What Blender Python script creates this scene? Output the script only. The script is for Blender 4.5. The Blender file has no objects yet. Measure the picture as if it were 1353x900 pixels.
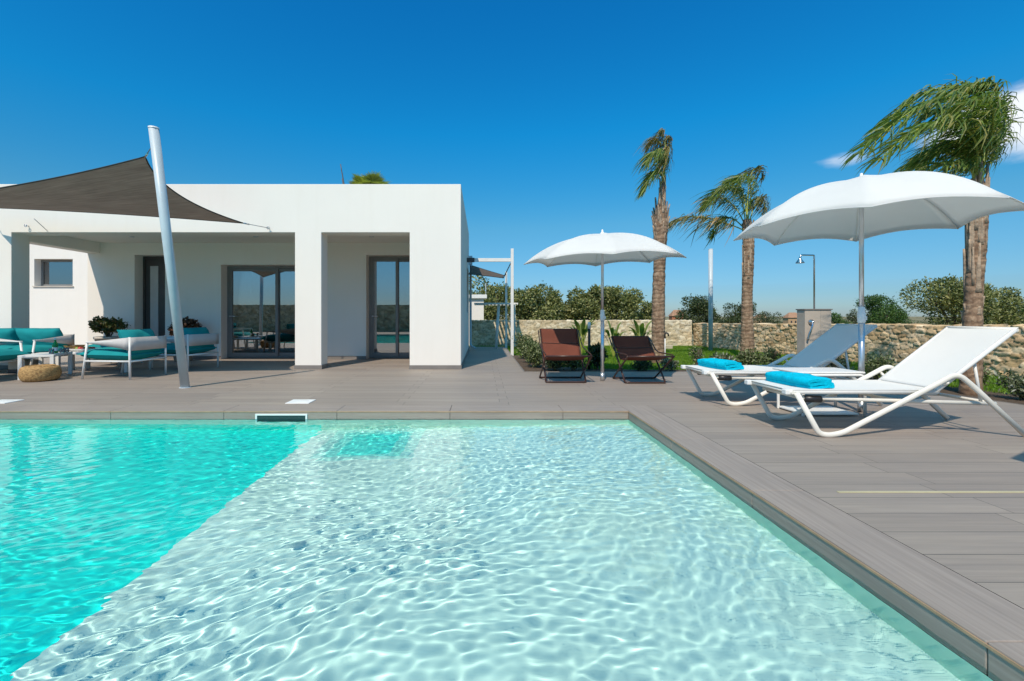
import bpy, math, random
import numpy as np
from mathutils import Vector, Matrix

sc = bpy.context.scene
col = sc.collection
R = math.radians
PI = math.pi

# ------------------------------------------------------------------ helpers
def tag(o, label=None, cat=None, group=None, kind=None):
    if label: o['label'] = label
    if cat: o['category'] = cat
    if group: o['group'] = group
    if kind: o['kind'] = kind
    return o

def empty(name, loc=(0, 0, 0), rz=0.0):
    o = bpy.data.objects.new(name, None)
    o.empty_display_size = .2
    o.location = loc
    o.rotation_euler = (0, 0, rz)
    col.objects.link(o)
    return o

def thing(name, label, cat, loc=(0, 0, 0), rz=0.0, group=None):
    return tag(empty(name, loc, rz), label, cat, group)

def kids(o):
    return [c for c in bpy.data.objects if c.parent == o]

def copy_tree(o, parent=None):
    ch = kids(o)
    c = o.copy()
    col.objects.link(c)
    if parent is not None:
        c.parent = parent
    for k in ch:
        copy_tree(k, c)
    return c

def fast_mesh(name, v, f, smooth=False, attr=None):
    """v (n,3) array, f (m,k) array of equal-sized faces"""
    v = np.asarray(v, np.float32); f = np.asarray(f, np.int32)
    me = bpy.data.meshes.new(name)
    m, k = f.shape
    me.vertices.add(len(v)); me.vertices.foreach_set('co', v.ravel())
    me.loops.add(m * k); me.loops.foreach_set('vertex_index', f.ravel())
    me.polygons.add(m); me.polygons.foreach_set('loop_start', np.arange(m, dtype=np.int32) * k)
    me.polygons.foreach_set('use_smooth', np.full(m, smooth, bool))
    if attr is not None:
        a = me.color_attributes.new('tint', 'FLOAT_COLOR', 'POINT')
        c = np.ones((len(v), 4), np.float32); c[:, :3] = attr
        a.data.foreach_set('color', c.ravel())
    me.update(calc_edges=True)
    return me

def link_mesh(name, me, m, parent=None, world=False):
    o = bpy.data.objects.new(name, me)
    col.objects.link(o)
    if m is not None: me.materials.append(m)
    if parent is not None:
        o.parent = parent
        if world: o.location = -parent.location
    return o

def catmull(pts, n=8):
    P = [np.array(p, float) for p in pts]
    P = [2 * P[0] - P[1]] + P + [2 * P[-1] - P[-2]]
    out = []
    for i in range(1, len(P) - 2):
        a, b, c, d = P[i - 1:i + 3]
        for k in range(n):
            t = k / n
            out.append(.5 * ((2 * b) + (-a + c) * t + (2 * a - 5 * b + 4 * c - d) * t * t + (-a + 3 * b - 3 * c + d) * t ** 3))
    out.append(P[-2])
    return np.array(out)

def fillet(pts, r=.05, n=6, closed=False):
    """polyline with rounded corners"""
    P = [np.array(p, float) for p in pts]
    N = len(P)
    out = []
    rng_ = range(N) if closed else range(1, N - 1)
    if not closed: out.append(P[0])
    for i in rng_:
        a, b, c = P[(i - 1) % N], P[i], P[(i + 1) % N]
        la, lc = np.linalg.norm(a - b), np.linalg.norm(c - b)
        d = min(r, la * .48, lc * .48)
        p0 = b + (a - b) / la * d
        p1 = b + (c - b) / lc * d
        for k in range(n + 1):
            t = k / n
            out.append((1 - t) ** 2 * p0 + 2 * t * (1 - t) * b + t * t * p1)
    if not closed: out.append(P[-1])
    return np.array(out)

class MB:
    def __init__(s):
        s.v = []; s.f = []; s.sm = []
    def add(s, vs, fs, smooth=False):
        b = len(s.v)
        s.v.extend([tuple(map(float, p)) for p in vs])
        for f in fs:
            s.f.append([b + i for i in f]); s.sm.append(smooth)
        return s
    def box(s, x0, x1, y0, y1, z0, z1):
        v = [(x, y, z) for z in (z0, z1) for y in (y0, y1) for x in (x0, x1)]
        return s.add(v, [(0, 2, 3, 1), (4, 5, 7, 6), (0, 1, 5, 4), (2, 6, 7, 3), (0, 4, 6, 2), (1, 3, 7, 5)])
    def obox(s, c, ax, ay, az):
        c, ax, ay, az = [np.array(q, float) for q in (c, ax, ay, az)]
        v = [c + i * ax + j * ay + k * az for k in (-1, 1) for j in (-1, 1) for i in (-1, 1)]
        return s.add(v, [(0, 2, 3, 1), (4, 5, 7, 6), (0, 1, 5, 4), (2, 6, 7, 3), (0, 4, 6, 2), (1, 3, 7, 5)])
    def prism(s, poly, axis, a, b):
        """poly: 2-D outline, extruded from a to b along axis 'x','y' or 'z' """
        def m(p, t):
            return {'x': (t, p[0], p[1]), 'y': (p[0], t, p[1]), 'z': (p[0], p[1], t)}[axis]
        n = len(poly)
        v = [m(p, a) for p in poly] + [m(p, b) for p in poly]
        fs = [list(range(n)), [n + i for i in range(n)][::-1]] + [(i, n + i, n + (i + 1) % n, (i + 1) % n) for i in range(n)]
        return s.add(v, fs)
    def tube(s, pts, r, n=10, closed=False, squash=None, caps=True):
        """squash: (sx, sy) factors on the frame axes; r may be a list"""
        P = np.array(pts, float); N = len(P)
        rr = np.full(N, r, float) if np.isscalar(r) else np.array(r, float)
        if closed:
            T = np.roll(P, -1, 0) - np.roll(P, 1, 0)
        else:
            T = np.gradient(P, axis=0)
        T /= np.linalg.norm(T, axis=1)[:, None] + 1e-12
        up = np.array([0, 0, 1.0]) if abs(T[0][2]) < .9 else np.array([0, 1.0, 0])
        u = np.cross(up, T[0]); u /= np.linalg.norm(u)
        vs = []
        for i in range(N):
            u = u - T[i] * u.dot(T[i]); u /= np.linalg.norm(u) + 1e-12
            w = np.cross(T[i], u)
            for k in range(n):
                a = 2 * PI * k / n
                cx, cy = math.cos(a), math.sin(a)
                if squash: cx *= squash[0]; cy *= squash[1]
                vs.append(P[i] + rr[i] * (cx * u + cy * w))
        fs = []
        M = N if closed else N - 1
        for i in range(M):
            j = (i + 1) % N
            for k in range(n):
                l = (k + 1) % n
                fs.append((i * n + k, i * n + l, j * n + l, j * n + k))
        s.add(vs, fs, True)
        if caps and not closed:
            b = len(s.v) - len(vs)
            s.f.append([b + k for k in range(n)][::-1]); s.sm.append(False)
            s.f.append([b + (N - 1) * n + k for k in range(n)]); s.sm.append(False)
        return s
    def lathe(s, prof, c=(0, 0, 0), n=24, smooth=True):
        """prof: (r, z) pairs"""
        vs = []; fs = []
        for r, z in prof:
            for k in range(n):
                a = 2 * PI * k / n
                vs.append((c[0] + r * math.cos(a), c[1] + r * math.sin(a), c[2] + z))
        for i in range(len(prof) - 1):
            for k in range(n):
                l = (k + 1) % n
                fs.append((i * n + k, i * n + l, (i + 1) * n + l, (i + 1) * n + k))
        return s.add(vs, fs, smooth)
    def grid(s, A, smooth=True, flip=False):
        A = np.asarray(A, float); a, b = A.shape[:2]
        fs = []
        for i in range(a - 1):
            for j in range(b - 1):
                q = (i * b + j, i * b + j + 1, (i + 1) * b + j + 1, (i + 1) * b + j)
                fs.append(q[::-1] if flip else q)
        return s.add(A.reshape(-1, 3), fs, smooth)
    def build(s, name, m, parent=None, world=False, bevel=0, solid=0):
        me = bpy.data.meshes.new(name)
        me.from_pydata(s.v, [], s.f)
        me.polygons.foreach_set('use_smooth', s.sm)
        me.update()
        o = link_mesh(name, me, m, parent, world)
        if solid:
            q = o.modifiers.new('solid', 'SOLIDIFY'); q.thickness = solid; q.offset = 0
        if bevel:
            q = o.modifiers.new('bevel', 'BEVEL'); q.width = bevel; q.segments = 2; q.limit_method = 'ANGLE'; q.angle_limit = R(40)
        return o

# ------------------------------------------------------------------ materials
def newmat(name):
    m = bpy.data.materials.new(name); m.use_nodes = True
    nt = m.node_tree
    return m, nt, nt.nodes['Principled BSDF'], nt.nodes['Material Output']

def N(nt, t, **kw):
    n = nt.nodes.new(t)
    for k, v in kw.items(): setattr(n, k, v)
    return n

def L(nt, a, b): nt.links.new(a, b)

def noise(nt, scale, detail=4, rough=.55, vec=None, dist=0):
    n = N(nt, 'ShaderNodeTexNoise')
    n.inputs['Scale'].default_value = scale; n.inputs['Detail'].default_value = detail
    n.inputs['Roughness'].default_value = rough; n.inputs['Distortion'].default_value = dist
    if vec is not None: L(nt, vec, n.inputs['Vector'])
    return n

def objvec(nt, scale=(1, 1, 1), loc=(0, 0, 0)):
    t = N(nt, 'ShaderNodeTexCoord'); mp = N(nt, 'ShaderNodeMapping')
    mp.inputs['Scale'].default_value = scale; mp.inputs['Location'].default_value = loc
    L(nt, t.outputs['Object'], mp.inputs['Vector'])
    return mp.outputs[0]

def ramp(nt, fac, stops):
    r = N(nt, 'ShaderNodeValToRGB')
    el = r.color_ramp.elements
    while len(el) < len(stops): el.new(.5)
    for e, (p, c) in zip(el, stops):
        e.position = p; e.color = (*c, 1)
    L(nt, fac, r.inputs[0])
    return r.outputs[0]

def mixc(nt, fac, a, b, mode='MIX'):
    n = N(nt, 'ShaderNodeMix', data_type='RGBA', blend_type=mode)
    for v, i in ((fac, 0), (a, 6), (b, 7)):
        if hasattr(v, 'node'): L(nt, v, n.inputs[i])
        elif i == 0: n.inputs[0].default_value = v
        else: n.inputs[i].default_value = (*v, 1)
    return n.outputs[2]

def bump(nt, h, strength=.3, dist=.01):
    b = N(nt, 'ShaderNodeBump'); b.inputs['Strength'].default_value = strength; b.inputs['Distance'].default_value = dist
    L(nt, h, b.inputs['Height'])
    return b.outputs[0]

def simple(name, c, rough=.5, metal=0, var=.12, scale=6, bscale=None, bstr=.15, bdist=.004, spec=.5):
    m, nt, p, o = newmat(name)
    v = objvec(nt)
    n = noise(nt, scale, 5, .6, v)
    lo = tuple(x * (1 - var) for x in c); hi = tuple(min(1, x * (1 + var)) for x in c)
    L(nt, ramp(nt, n.outputs[0], [(.3, lo), (.7, hi)]), p.inputs['Base Color'])
    p.inputs['Roughness'].default_value = rough; p.inputs['Metallic'].default_value = metal
    p.inputs['Specular IOR Level'].default_value = spec
    if bscale:
        b = noise(nt, bscale, 4, .6, v)
        L(nt, bump(nt, b.outputs[0], bstr, bdist), p.inputs['Normal'])
    return m

def fabric(name, c, translucent=.2, weave=500, var=.06, rough=.9, bstr=.2, stripes=None):
    m, nt, p, o = newmat(name)
    v = objvec(nt)
    n = noise(nt, 3, 5, .6, v)
    lo = tuple(x * (1 - var) for x in c); hi = tuple(min(1, x * (1 + var)) for x in c)
    cc = ramp(nt, n.outputs[0], [(.3, lo), (.7, hi)])
    if stripes:
        vs = objvec(nt, stripes)
        s = noise(nt, 1, 3, .7, vs)
        cc = mixc(nt, 1, cc, ramp(nt, s.outputs[0], [(.3, (.72, .72, .72)), (.7, (1.2, 1.2, 1.2))]), 'MULTIPLY')
    L(nt, cc, p.inputs['Base Color'])
    p.inputs['Roughness'].default_value = rough; p.inputs['Specular IOR Level'].default_value = .2
    w = noise(nt, weave, 2, .5, v)
    L(nt, bump(nt, w.outputs[0], bstr, .002), p.inputs['Normal'])
    if translucent:
        t = N(nt, 'ShaderNodeBsdfTranslucent'); L(nt, cc, t.inputs[0])
        mx = N(nt, 'ShaderNodeMixShader'); mx.inputs[0].default_value = translucent
        L(nt, p.outputs[0], mx.inputs[1]); L(nt, t.outputs[0], mx.inputs[2]); L(nt, mx.outputs[0], o.inputs[0])
    return m

def leafmat(name, dark, light, trans=.3, extra=None):
    m, nt, p, o = newmat(name)
    g = N(nt, 'ShaderNodeNewGeometry')
    st = [(0, dark), (.75, light)]
    if extra: st = [(0, dark), (.7, light), (.92, extra)]
    c = ramp(nt, g.outputs['Random Per Island'], st)
    n = noise(nt, 1.3, 3, .6, objvec(nt))
    c = mixc(nt, 1, c, ramp(nt, n.outputs[0], [(.3, (.75, .8, .75)), (.7, (1.2, 1.15, 1.1))]), 'MULTIPLY')
    L(nt, c, p.inputs['Base Color']); p.inputs['Roughness'].default_value = .45
    p.inputs['Specular IOR Level'].default_value = .4
    t = N(nt, 'ShaderNodeBsdfTranslucent'); L(nt, mixc(nt, 1, c, (1.15, 1.3, .6), 'MULTIPLY'), t.inputs[0])
    mx = N(nt, 'ShaderNodeMixShader'); mx.inputs[0].default_value = trans
    L(nt, p.outputs[0], mx.inputs[1]); L(nt, t.outputs[0], mx.inputs[2]); L(nt, mx.outputs[0], o.inputs[0])
    return m

M = {}
# painted render
def plaster(name, c):
    m, nt, p, o = newmat(name)
    v = objvec(nt)
    n = noise(nt, .9, 6, .6, v)
    cc = ramp(nt, n.outputs[0], [(.25, tuple(x * .955 for x in c)), (.7, c)])
    st = noise(nt, 1, 4, .6, objvec(nt, (5, 5, .35)))
    cc = mixc(nt, 1, cc, ramp(nt, st.outputs[0], [(.32, (.985, .982, .975)), (.5, (1, 1, 1))]), 'MULTIPLY')
    L(nt, cc, p.inputs['Base Color']); p.inputs['Roughness'].default_value = .85; p.inputs['Specular IOR Level'].default_value = .25
    f = noise(nt, 160, 4, .7, v)
    L(nt, bump(nt, f.outputs[0], .35, .003), p.inputs['Normal'])
    return m
M['plaster'] = plaster('plaster', (.845, .80, .735))

def tilemat(name, c1, c2, w, h, off, loc, mortar=(.13, .112, .098)):
    m, nt, p, o = newmat(name)
    v = objvec(nt, (1, 1, 1), loc)
    b = N(nt, 'ShaderNodeTexBrick'); L(nt, v, b.inputs['Vector'])
    b.offset = off; b.offset_frequency = 2; b.squash = 1
    b.inputs['Scale'].default_value = 1; b.inputs['Brick Width'].default_value = w; b.inputs['Row Height'].default_value = h
    b.inputs['Mortar Size'].default_value = .0026; b.inputs['Mortar Smooth'].default_value = 0; b.inputs['Bias'].default_value = 0
    b.inputs['Color1'].default_value = (*c1, 1); b.inputs['Color2'].default_value = (*c2, 1); b.inputs['Mortar'].default_value = (*mortar, 1)
    big = noise(nt, .5, 4, .6, v)
    # wood grain, shifted from tile to tile by the tile's own tint
    sx = N(nt, 'ShaderNodeVectorMath', operation='MULTIPLY_ADD'); 
    L(nt, b.outputs['Color'], sx.inputs[0]); sx.inputs[1].default_value = (80, 33, 57); L(nt, v, sx.inputs[2])
    mp = N(nt, 'ShaderNodeMapping'); mp.inputs['Scale'].default_value = (1.6, 55, 1); L(nt, sx.outputs[0], mp.inputs[0])
    g = noise(nt, 1, 6, .65, mp.outputs[0], .6)
    mp2 = N(nt, 'ShaderNodeMapping'); mp2.inputs['Scale'].default_value = (.7, 12, 1); L(nt, sx.outputs[0], mp2.inputs[0])
    g2 = noise(nt, 1, 4, .6, mp2.outputs[0], .4)
    c = mixc(nt, 1, b.outputs['Color'], ramp(nt, g.outputs[0], [(.25, (.85, .85, .85)), (.75, (1.12, 1.12, 1.11))]), 'MULTIPLY')
    c = mixc(nt, 1, c, ramp(nt, g2.outputs[0], [(.3, (.90, .91, .92)), (.7, (1.08, 1.08, 1.06))]), 'MULTIPLY')
    c = mixc(nt, 1, c, ramp(nt, big.outputs[0], [(.3, (.93, .94, .97)), (.7, (1.06, 1.05, 1.02))]), 'MULTIPLY')
    d = noise(nt, 9, 6, .75, v)
    c = mixc(nt, ramp(nt, d.outputs[0], [(.66, (0, 0, 0)), (.8, (.35, .35, .35))]), c, (.42, .40, .37))
    L(nt, c, p.inputs['Base Color']); p.inputs['Roughness'].default_value = .62; p.inputs['Specular IOR Level'].default_value = .35
    hh = N(nt, 'ShaderNodeMath', operation='MULTIPLY_ADD'); L(nt, b.outputs['Fac'], hh.inputs[0]); hh.inputs[1].default_value = -1.5; L(nt, g.outputs[0], hh.inputs[2])
    L(nt, bump(nt, hh.outputs[0], .35, .0025), p.inputs['Normal'])
    return m
TILE1, TILE2 = (.282, .234, .201), (.326, .272, .232)
M['deck'] = tilemat('deck tile', TILE1, TILE2, 1.2, .2, .085, (-.305, -.11, 0))
M['coping'] = simple('coping tile', (.30, .272, .248), .6, var=.1, scale=3)
def graincoping(name, sc_):
    m, nt, p, o = newmat(name)
    g = noise(nt, 1, 6, .65, objvec(nt, sc_), .5)
    g2 = noise(nt, 1.2, 4, .6, objvec(nt))
    c = ramp(nt, g.outputs[0], [(.25, (.25, .207, .177)), (.75, (.375, .315, .27))])
    c = mixc(nt, 1, c, ramp(nt, g2.outputs[0], [(.3, (.92, .92, .94)), (.7, (1.06, 1.05, 1.04))]), 'MULTIPLY')
    L(nt, c, p.inputs['Base Color']); p.inputs['Roughness'].default_value = .58; p.inputs['Specular IOR Level'].default_value = .35
    L(nt, bump(nt, g.outputs[0], .3, .0025), p.inputs['Normal'])
    return m
M['coping_x'] = graincoping('coping tile along', (1.4, 45, 45))
M['coping_y'] = graincoping('coping tile across', (45, 1.4, 45))
M['edge'] = simple('terracotta tile edge', (.42, .27, .16), .7, var=.15, scale=12)
M['skirting'] = simple('skirting tile', (.20, .18, .165), .6, var=.12, scale=5)

def liner(name, c, var=.05):
    m, nt, p, o = newmat(name)
    n = noise(nt, 2.2, 4, .6, objvec(nt))
    L(nt, ramp(nt, n.outputs[0], [(.3, tuple(x * (1 - var) for x in c)), (.7, tuple(min(1, x * (1 + var)) for x in c))]), p.inputs['Base Color'])
    p.inputs['Roughness'].default_value = .7; p.inputs['Specular IOR Level'].default_value = .1
    return m
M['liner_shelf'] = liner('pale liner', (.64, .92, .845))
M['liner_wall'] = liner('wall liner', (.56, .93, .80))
M['depth_tint1'] = liner('pale turquoise depth tint', (.46, .89, .81))  # graded tints stand for light lost with depth over the step well
M['depth_tint2'] = liner('light turquoise depth tint', (.26, .87, .78))
M['depth_tint3'] = liner('mid turquoise depth tint', (.10, .85, .76))
M['deep_tint'] = liner('turquoise depth tint', (.012, .90, .80), .03)  # turquoise stands for light absorbed by deep water, put into the floor colour

m, nt, p, o = newmat('pool water'); nt.nodes.remove(p)
g = N(nt, 'ShaderNodeBsdfGlass'); g.inputs['Roughness'].default_value = 0; g.inputs['IOR'].default_value = 1.27
g.inputs['Color'].default_value = (.955, 1, .995, 1); L(nt, g.outputs[0], o.inputs[0])
M['water'] = m

M['white_metal'] = simple('white powder coat', (.78, .77, .74), .38, var=.04, scale=8)
M['cream_metal'] = simple('cream powder coat', (.78, .745, .67), .4, var=.05, scale=8)
M['grey_metal'] = simple('pale grey paint', (.50, .56, .60), .4, var=.06, scale=4)
M['alu'] = simple('brushed aluminium', (.62, .64, .66), .32, .85, var=.06, scale=9)
M['steel'] = simple('polished steel', (.55, .57, .60), .18, 1, var=.05, scale=9)
M['brown_metal'] = simple('brown lacquered tube', (.05, .022, .016), .35, var=.2, scale=9)
M['frame'] = simple('window frame paint', (.20, .195, .19), .4, var=.06, scale=6)
M['door'] = simple('anthracite door', (.055, .05, .048), .45, var=.1, scale=6)
M['black'] = simple('black plastic', (.018, .018, .02), .4, var=.2)
M['white_plastic'] = simple('white plastic', (.80, .80, .78), .4, var=.03)
M['sail'] = fabric('shade cloth', (.185, .14, .112), .35, 300, .1, stripes=(2.0, 30, 4))
M['sail_edge'] = simple('webbing', (.03, .028, .027), .8)
M['canopy'] = fabric('white canopy cloth', (.88, .87, .85), .42, 400, .015, bstr=.1)
M['sling'] = fabric('white sling mesh', (.86, .86, .84), .22, 600, .015, bstr=.15)
M['brown_sling'] = fabric('brown sling mesh', (.155, .05, .032), .05, 500, .12)
M['teal'] = fabric('teal cushion', (.010, .25, .265), 0, 250, .14, bstr=.25)
M['towel'] = simple('turquoise terry', (.0, .50, .70), .95, var=.12, scale=30, bscale=110, bstr=1.0, bdist=.008, spec=.1)
M['grey_cloth'] = fabric('grey woven strap', (.56, .54, .53), .05, 350, .06)
M['cord'] = simple('steel cord', (.30, .31, .33), .4, .6)
M['soil'] = simple('planting soil', (.10, .068, .045), .95, var=.4, scale=14, bscale=40, bstr=.8, bdist=.03)
M['trunk'] = simple('tree bark', (.13, .10, .075), .95, var=.35, scale=9, bscale=25, bstr=.7, bdist=.02)
M['terracotta_pot'] = simple('clay pot', (.55, .49, .42), .8, var=.1, scale=5)
M['ceramic'] = simple('white ceramic', (.78, .77, .75), .25, var=.03)
M['beige_box'] = fabric('beige canvas', (.52, .46, .38), 0, 200)
M['interior'] = simple('interior wall', (.42, .40, .37), .9, var=.04)

# wicker
m, nt, p, o = newmat('wicker')
v = objvec(nt, (1, 1, 1))
w = noise(nt, 38, 3, .6, objvec(nt, (1, 1, 1.6)))
L(nt, ramp(nt, w.outputs[0], [(.3, (.20, .11, .04)), (.6, (.50, .31, .12))]), p.inputs['Base Color'])
p.inputs['Roughness'].default_value = .8
L(nt, bump(nt, w.outputs[0], .8, .012), p.inputs['Normal'])
M['wicker'] = m

# window glass: clear, with mirror reflection by angle
m, nt, p, o = newmat('window glass'); nt.nodes.remove(p)
fr = N(nt, 'ShaderNodeFresnel'); fr.inputs[0].default_value = 2.1
tr = N(nt, 'ShaderNodeBsdfTransparent'); tr.inputs[0].default_value = (.55, .58, .57, 1)
gl = N(nt, 'ShaderNodeBsdfGlossy'); gl.inputs['Roughness'].default_value = .005
fm = N(nt, 'ShaderNodeMath', operation='MULTIPLY_ADD'); fm.use_clamp = True
L(nt, fr.outputs[0], fm.inputs[0]); fm.inputs[1].default_value = 1.3; fm.inputs[2].default_value = .22
mx = N(nt, 'ShaderNodeMixShader'); L(nt, fm.outputs[0], mx.inputs[0]); L(nt, tr.outputs[0], mx.inputs[1]); L(nt, gl.outputs[0], mx.inputs[2])
L(nt, mx.outputs[0], o.inputs[0]); M['glass'] = m

m, nt, p, o = newmat('bottle glass')
p.inputs['Base Color'].default_value = (.02, .30, .05, 1); p.inputs['Roughness'].default_value = .08; p.inputs['Transmission Weight'].default_value = .5
M['green_glass'] = m
m, nt, p, o = newmat('tumbler glass')
p.inputs['Base Color'].default_value = (.9, .95, .95, 1); p.inputs['Roughness'].default_value = .05; p.inputs['Transmission Weight'].default_value = .85
M['clear_glass'] = m
M['fruit_red'] = simple('red fruit', (.45, .03, .02), .35, var=.3)
M['fruit_orange'] = simple('orange fruit', (.62, .25, .03), .4, var=.2)
M['fruit_green'] = simple('green fruit', (.22, .38, .06), .4, var=.2)

# stone: tint stored per stone, fine grain by noise
def stonemat(name, dirt):
    m, nt, p, o = newmat(name)
    a = N(nt, 'ShaderNodeAttribute'); a.attribute_name = 'tint'
    v = objvec(nt)
    n = noise(nt, 11, 7, .7, v)
    c = mixc(nt, 1, a.outputs[0], ramp(nt, n.outputs[0], [(.28, (.62, .58, .52)), (.5, (1, 1, 1)), (.75, (1.18, 1.15, 1.08))]), 'MULTIPLY')
    n2 = noise(nt, 3, 5, .7, v)
    c = mixc(nt, ramp(nt, n2.outputs[0], [(.55, (0, 0, 0)), (.72, (dirt,) * 3)]), c, (.17, .125, .08))
    L(nt, c, p.inputs['Base Color']); p.inputs['Roughness'].default_value = .92; p.inputs['Specular IOR Level'].default_value = .2
    f = noise(nt, 60, 6, .7, v)
    L(nt, bump(nt, f.outputs[0], .6, .012), p.inputs['Normal'])
    return m
M['stone_pale'] = stonemat('pale coursed stone', .25)
M['stone_rough'] = stonemat('rough dry stone', .55)

M['palm_leaf'] = leafmat('palm leaflets', (.05, .095, .018), (.22, .31, .065), .38, (.32, .30, .10))
M['palm_leaf_dry'] = leafmat('browned palm leaflets', (.06, .07, .024), (.25, .23, .08), .3, (.40, .25, .11))
M['rachis'] = simple('palm stalk', (.34, .38, .07), .6, var=.2)
M['fan_leaf'] = leafmat('fan palm leaves', (.22, .25, .05), (.46, .48, .13), .35)
M['olive'] = leafmat('olive leaves', (.05, .07, .02), (.26, .28, .095), .25, (.40, .39, .18))
M['carob'] = leafmat('carob leaves', (.022, .055, .012), (.09, .17, .035), .2)
M['pine'] = leafmat('dark leaves', (.02, .035, .012), (.075, .10, .03), .15)
M['far_leaf'] = leafmat('distant leaves', (.035, .05, .022), (.10, .12, .05), .1)
M['shrub'] = leafmat('shrub leaves', (.04, .06, .022), (.18, .22, .085), .28, (.32, .35, .20))
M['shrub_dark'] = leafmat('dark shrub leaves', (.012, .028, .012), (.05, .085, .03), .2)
M['shrub_flower'] = leafmat('silver shrub leaves', (.05, .075, .035), (.17, .20, .11), .25, (.55, .55, .48))
M['jade'] = leafmat('jade leaves', (.03, .05, .015), (.14, .15, .045), .2, (.26, .15, .07))
M['jade_red'] = leafmat('reddish jade leaves', (.035, .02, .012), (.13, .06, .03), .15, (.22, .09, .05))
M['strel'] = leafmat('strelitzia leaves', (.05, .09, .02), (.22, .27, .06), .35)
M['grass'] = leafmat('grass blades', (.075, .15, .012), (.22, .36, .03), .4)

# palm bark: rings and torn leaf bases
m, nt, p, o = newmat('palm bark')
v = objvec(nt)
wv = N(nt, 'ShaderNodeTexWave', bands_direction='Z'); L(nt, v, wv.inputs[0]); wv.inputs['Scale'].default_value = 3.4; wv.inputs['Distortion'].default_value = 7; wv.inputs['Detail'].default_value = 3; wv.inputs['Detail Scale'].default_value = 2
n = noise(nt, 14, 5, .7, objvec(nt, (1, 1, .5)))
c = ramp(nt, n.outputs[0], [(.3, (.13, .075, .045)), (.55, (.30, .20, .13)), (.75, (.48, .36, .25))])
c = mixc(nt, 1, c, ramp(nt, wv.outputs[0], [(.1, (.80, .77, .74)), (.5, (1.04, 1.04, 1.04))]), 'MULTIPLY')
L(nt, c, p.inputs['Base Color']); p.inputs['Roughness'].default_value = .9
L(nt, bump(nt, wv.outputs[0], .5, .012), p.inputs['Normal'])
M['palm_bark'] = m
M['palm_boot'] = simple('palm leaf base', (.36, .27, .19), .85, var=.4, scale=9, bscale=30, bstr=.6, bdist=.02)

m, nt, p, o = newmat('lawn ground')
n = noise(nt, 6, 6, .7, objvec(nt))
L(nt, ramp(nt, n.outputs[0], [(.3, (.05, .10, .012)), (.7, (.10, .19, .022))]), p.inputs['Base Color']); p.inputs['Roughness'].default_value = .95
M['lawn'] = m
m, nt, p, o = newmat('dry field')
n = noise(nt, .03, 8, .65, objvec(nt)); n2 = noise(nt, .4, 6, .7, objvec(nt))
c = ramp(nt, n.outputs[0], [(.35, (.07, .085, .03)), (.5, (.24, .185, .09)), (.7, (.33, .25, .13))])
c = mixc(nt, 1, c, ramp(nt, n2.outputs[0], [(.3, (.7, .72, .7)), (.7, (1.2, 1.2, 1.15))]), 'MULTIPLY')
L(nt, c, p.inputs['Base Color']); p.inputs['Roughness'].default_value = .95
M['field'] = m
M['far_wall'] = plaster('far ochre wall', (.50, .32, .18))
M['far_red'] = plaster('far red wall', (.42, .17, .09))
M['roof_tile'] = simple('clay roof tile', (.36, .20, .12), .85, var=.25, scale=3)

# ------------------------------------------------------------------ world, sun, camera
SUN_H = Vector((.352, .936, 0)).normalized()
ELEV = R(50)
world = bpy.data.worlds.new('World'); sc.world = world; world.use_nodes = True
nt = world.node_tree; bg = nt.nodes['Background']
sky = N(nt, 'ShaderNodeTexSky', sky_type='NISHITA'); sky.sun_disc = False
sky.sun_elevation = ELEV; sky.sun_rotation = math.atan2(-SUN_H.x, -SUN_H.y)
sky.altitude = 0; sky.air_density = 1.0; sky.dust_density = .15; sky.ozone_density = 3.0
hs = N(nt, 'ShaderNodeHueSaturation'); hs.inputs['Saturation'].default_value = 1.35; hs.inputs['Hue'].default_value = .487
L(nt, sky.outputs[0], hs.inputs['Color'])
tc = N(nt, 'ShaderNodeTexCoord')
def cloud(center, spread, scale, lo, hi, seed):
    c = Vector(center).normalized()
    sub = N(nt, 'ShaderNodeVectorMath', operation='SUBTRACT'); L(nt, tc.outputs['Generated'], sub.inputs[0]); sub.inputs[1].default_value = c
    ml = N(nt, 'ShaderNodeVectorMath', operation='MULTIPLY'); L(nt, sub.outputs[0], ml.inputs[0]); ml.inputs[1].default_value = spread
    ln = N(nt, 'ShaderNodeVectorMath', operation='LENGTH'); L(nt, ml.outputs[0], ln.inputs[0])
    mr = N(nt, 'ShaderNodeMapRange'); L(nt, ln.outputs['Value'], mr.inputs[0]); mr.inputs[1].default_value = .15; mr.inputs[2].default_value = 1; mr.inputs[3].default_value = .5; mr.inputs[4].default_value = -.5
    mp = N(nt, 'ShaderNodeMapping'); mp.inputs['Scale'].default_value = scale; mp.inputs['Location'].default_value = (seed, seed, 0); L(nt, tc.outputs['Generated'], mp.inputs[0])
    nn = noise(nt, 1, 8, .58, mp.outputs[0], .3)
    ad = N(nt, 'ShaderNodeMath', operation='ADD'); L(nt, mr.outputs[0], ad.inputs[0]); L(nt, nn.outputs[0], ad.inputs[1])
    m2 = N(nt, 'ShaderNodeMapRange', interpolation_type='SMOOTHSTEP'); L(nt, ad.outputs[0], m2.inputs[0]); m2.inputs[1].default_value = lo; m2.inputs[2].default_value = hi
    return m2.outputs[0]
c1 = cloud((1.22, 1, .435), (4.2, 4.2, 9.0), (4, 4, 13), .62, 1.0, 3.1)
c2 = cloud((.80, 1, .345), (9, 9, 26), (12, 12, 24), .78, 1.6, 7.7)
mxm = N(nt, 'ShaderNodeMath', operation='MAXIMUM'); L(nt, c1, mxm.inputs[0]); L(nt, c2, mxm.inputs[1])
sp = N(nt, 'ShaderNodeSeparateXYZ'); L(nt, tc.outputs['Generated'], sp.inputs[0])
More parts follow.
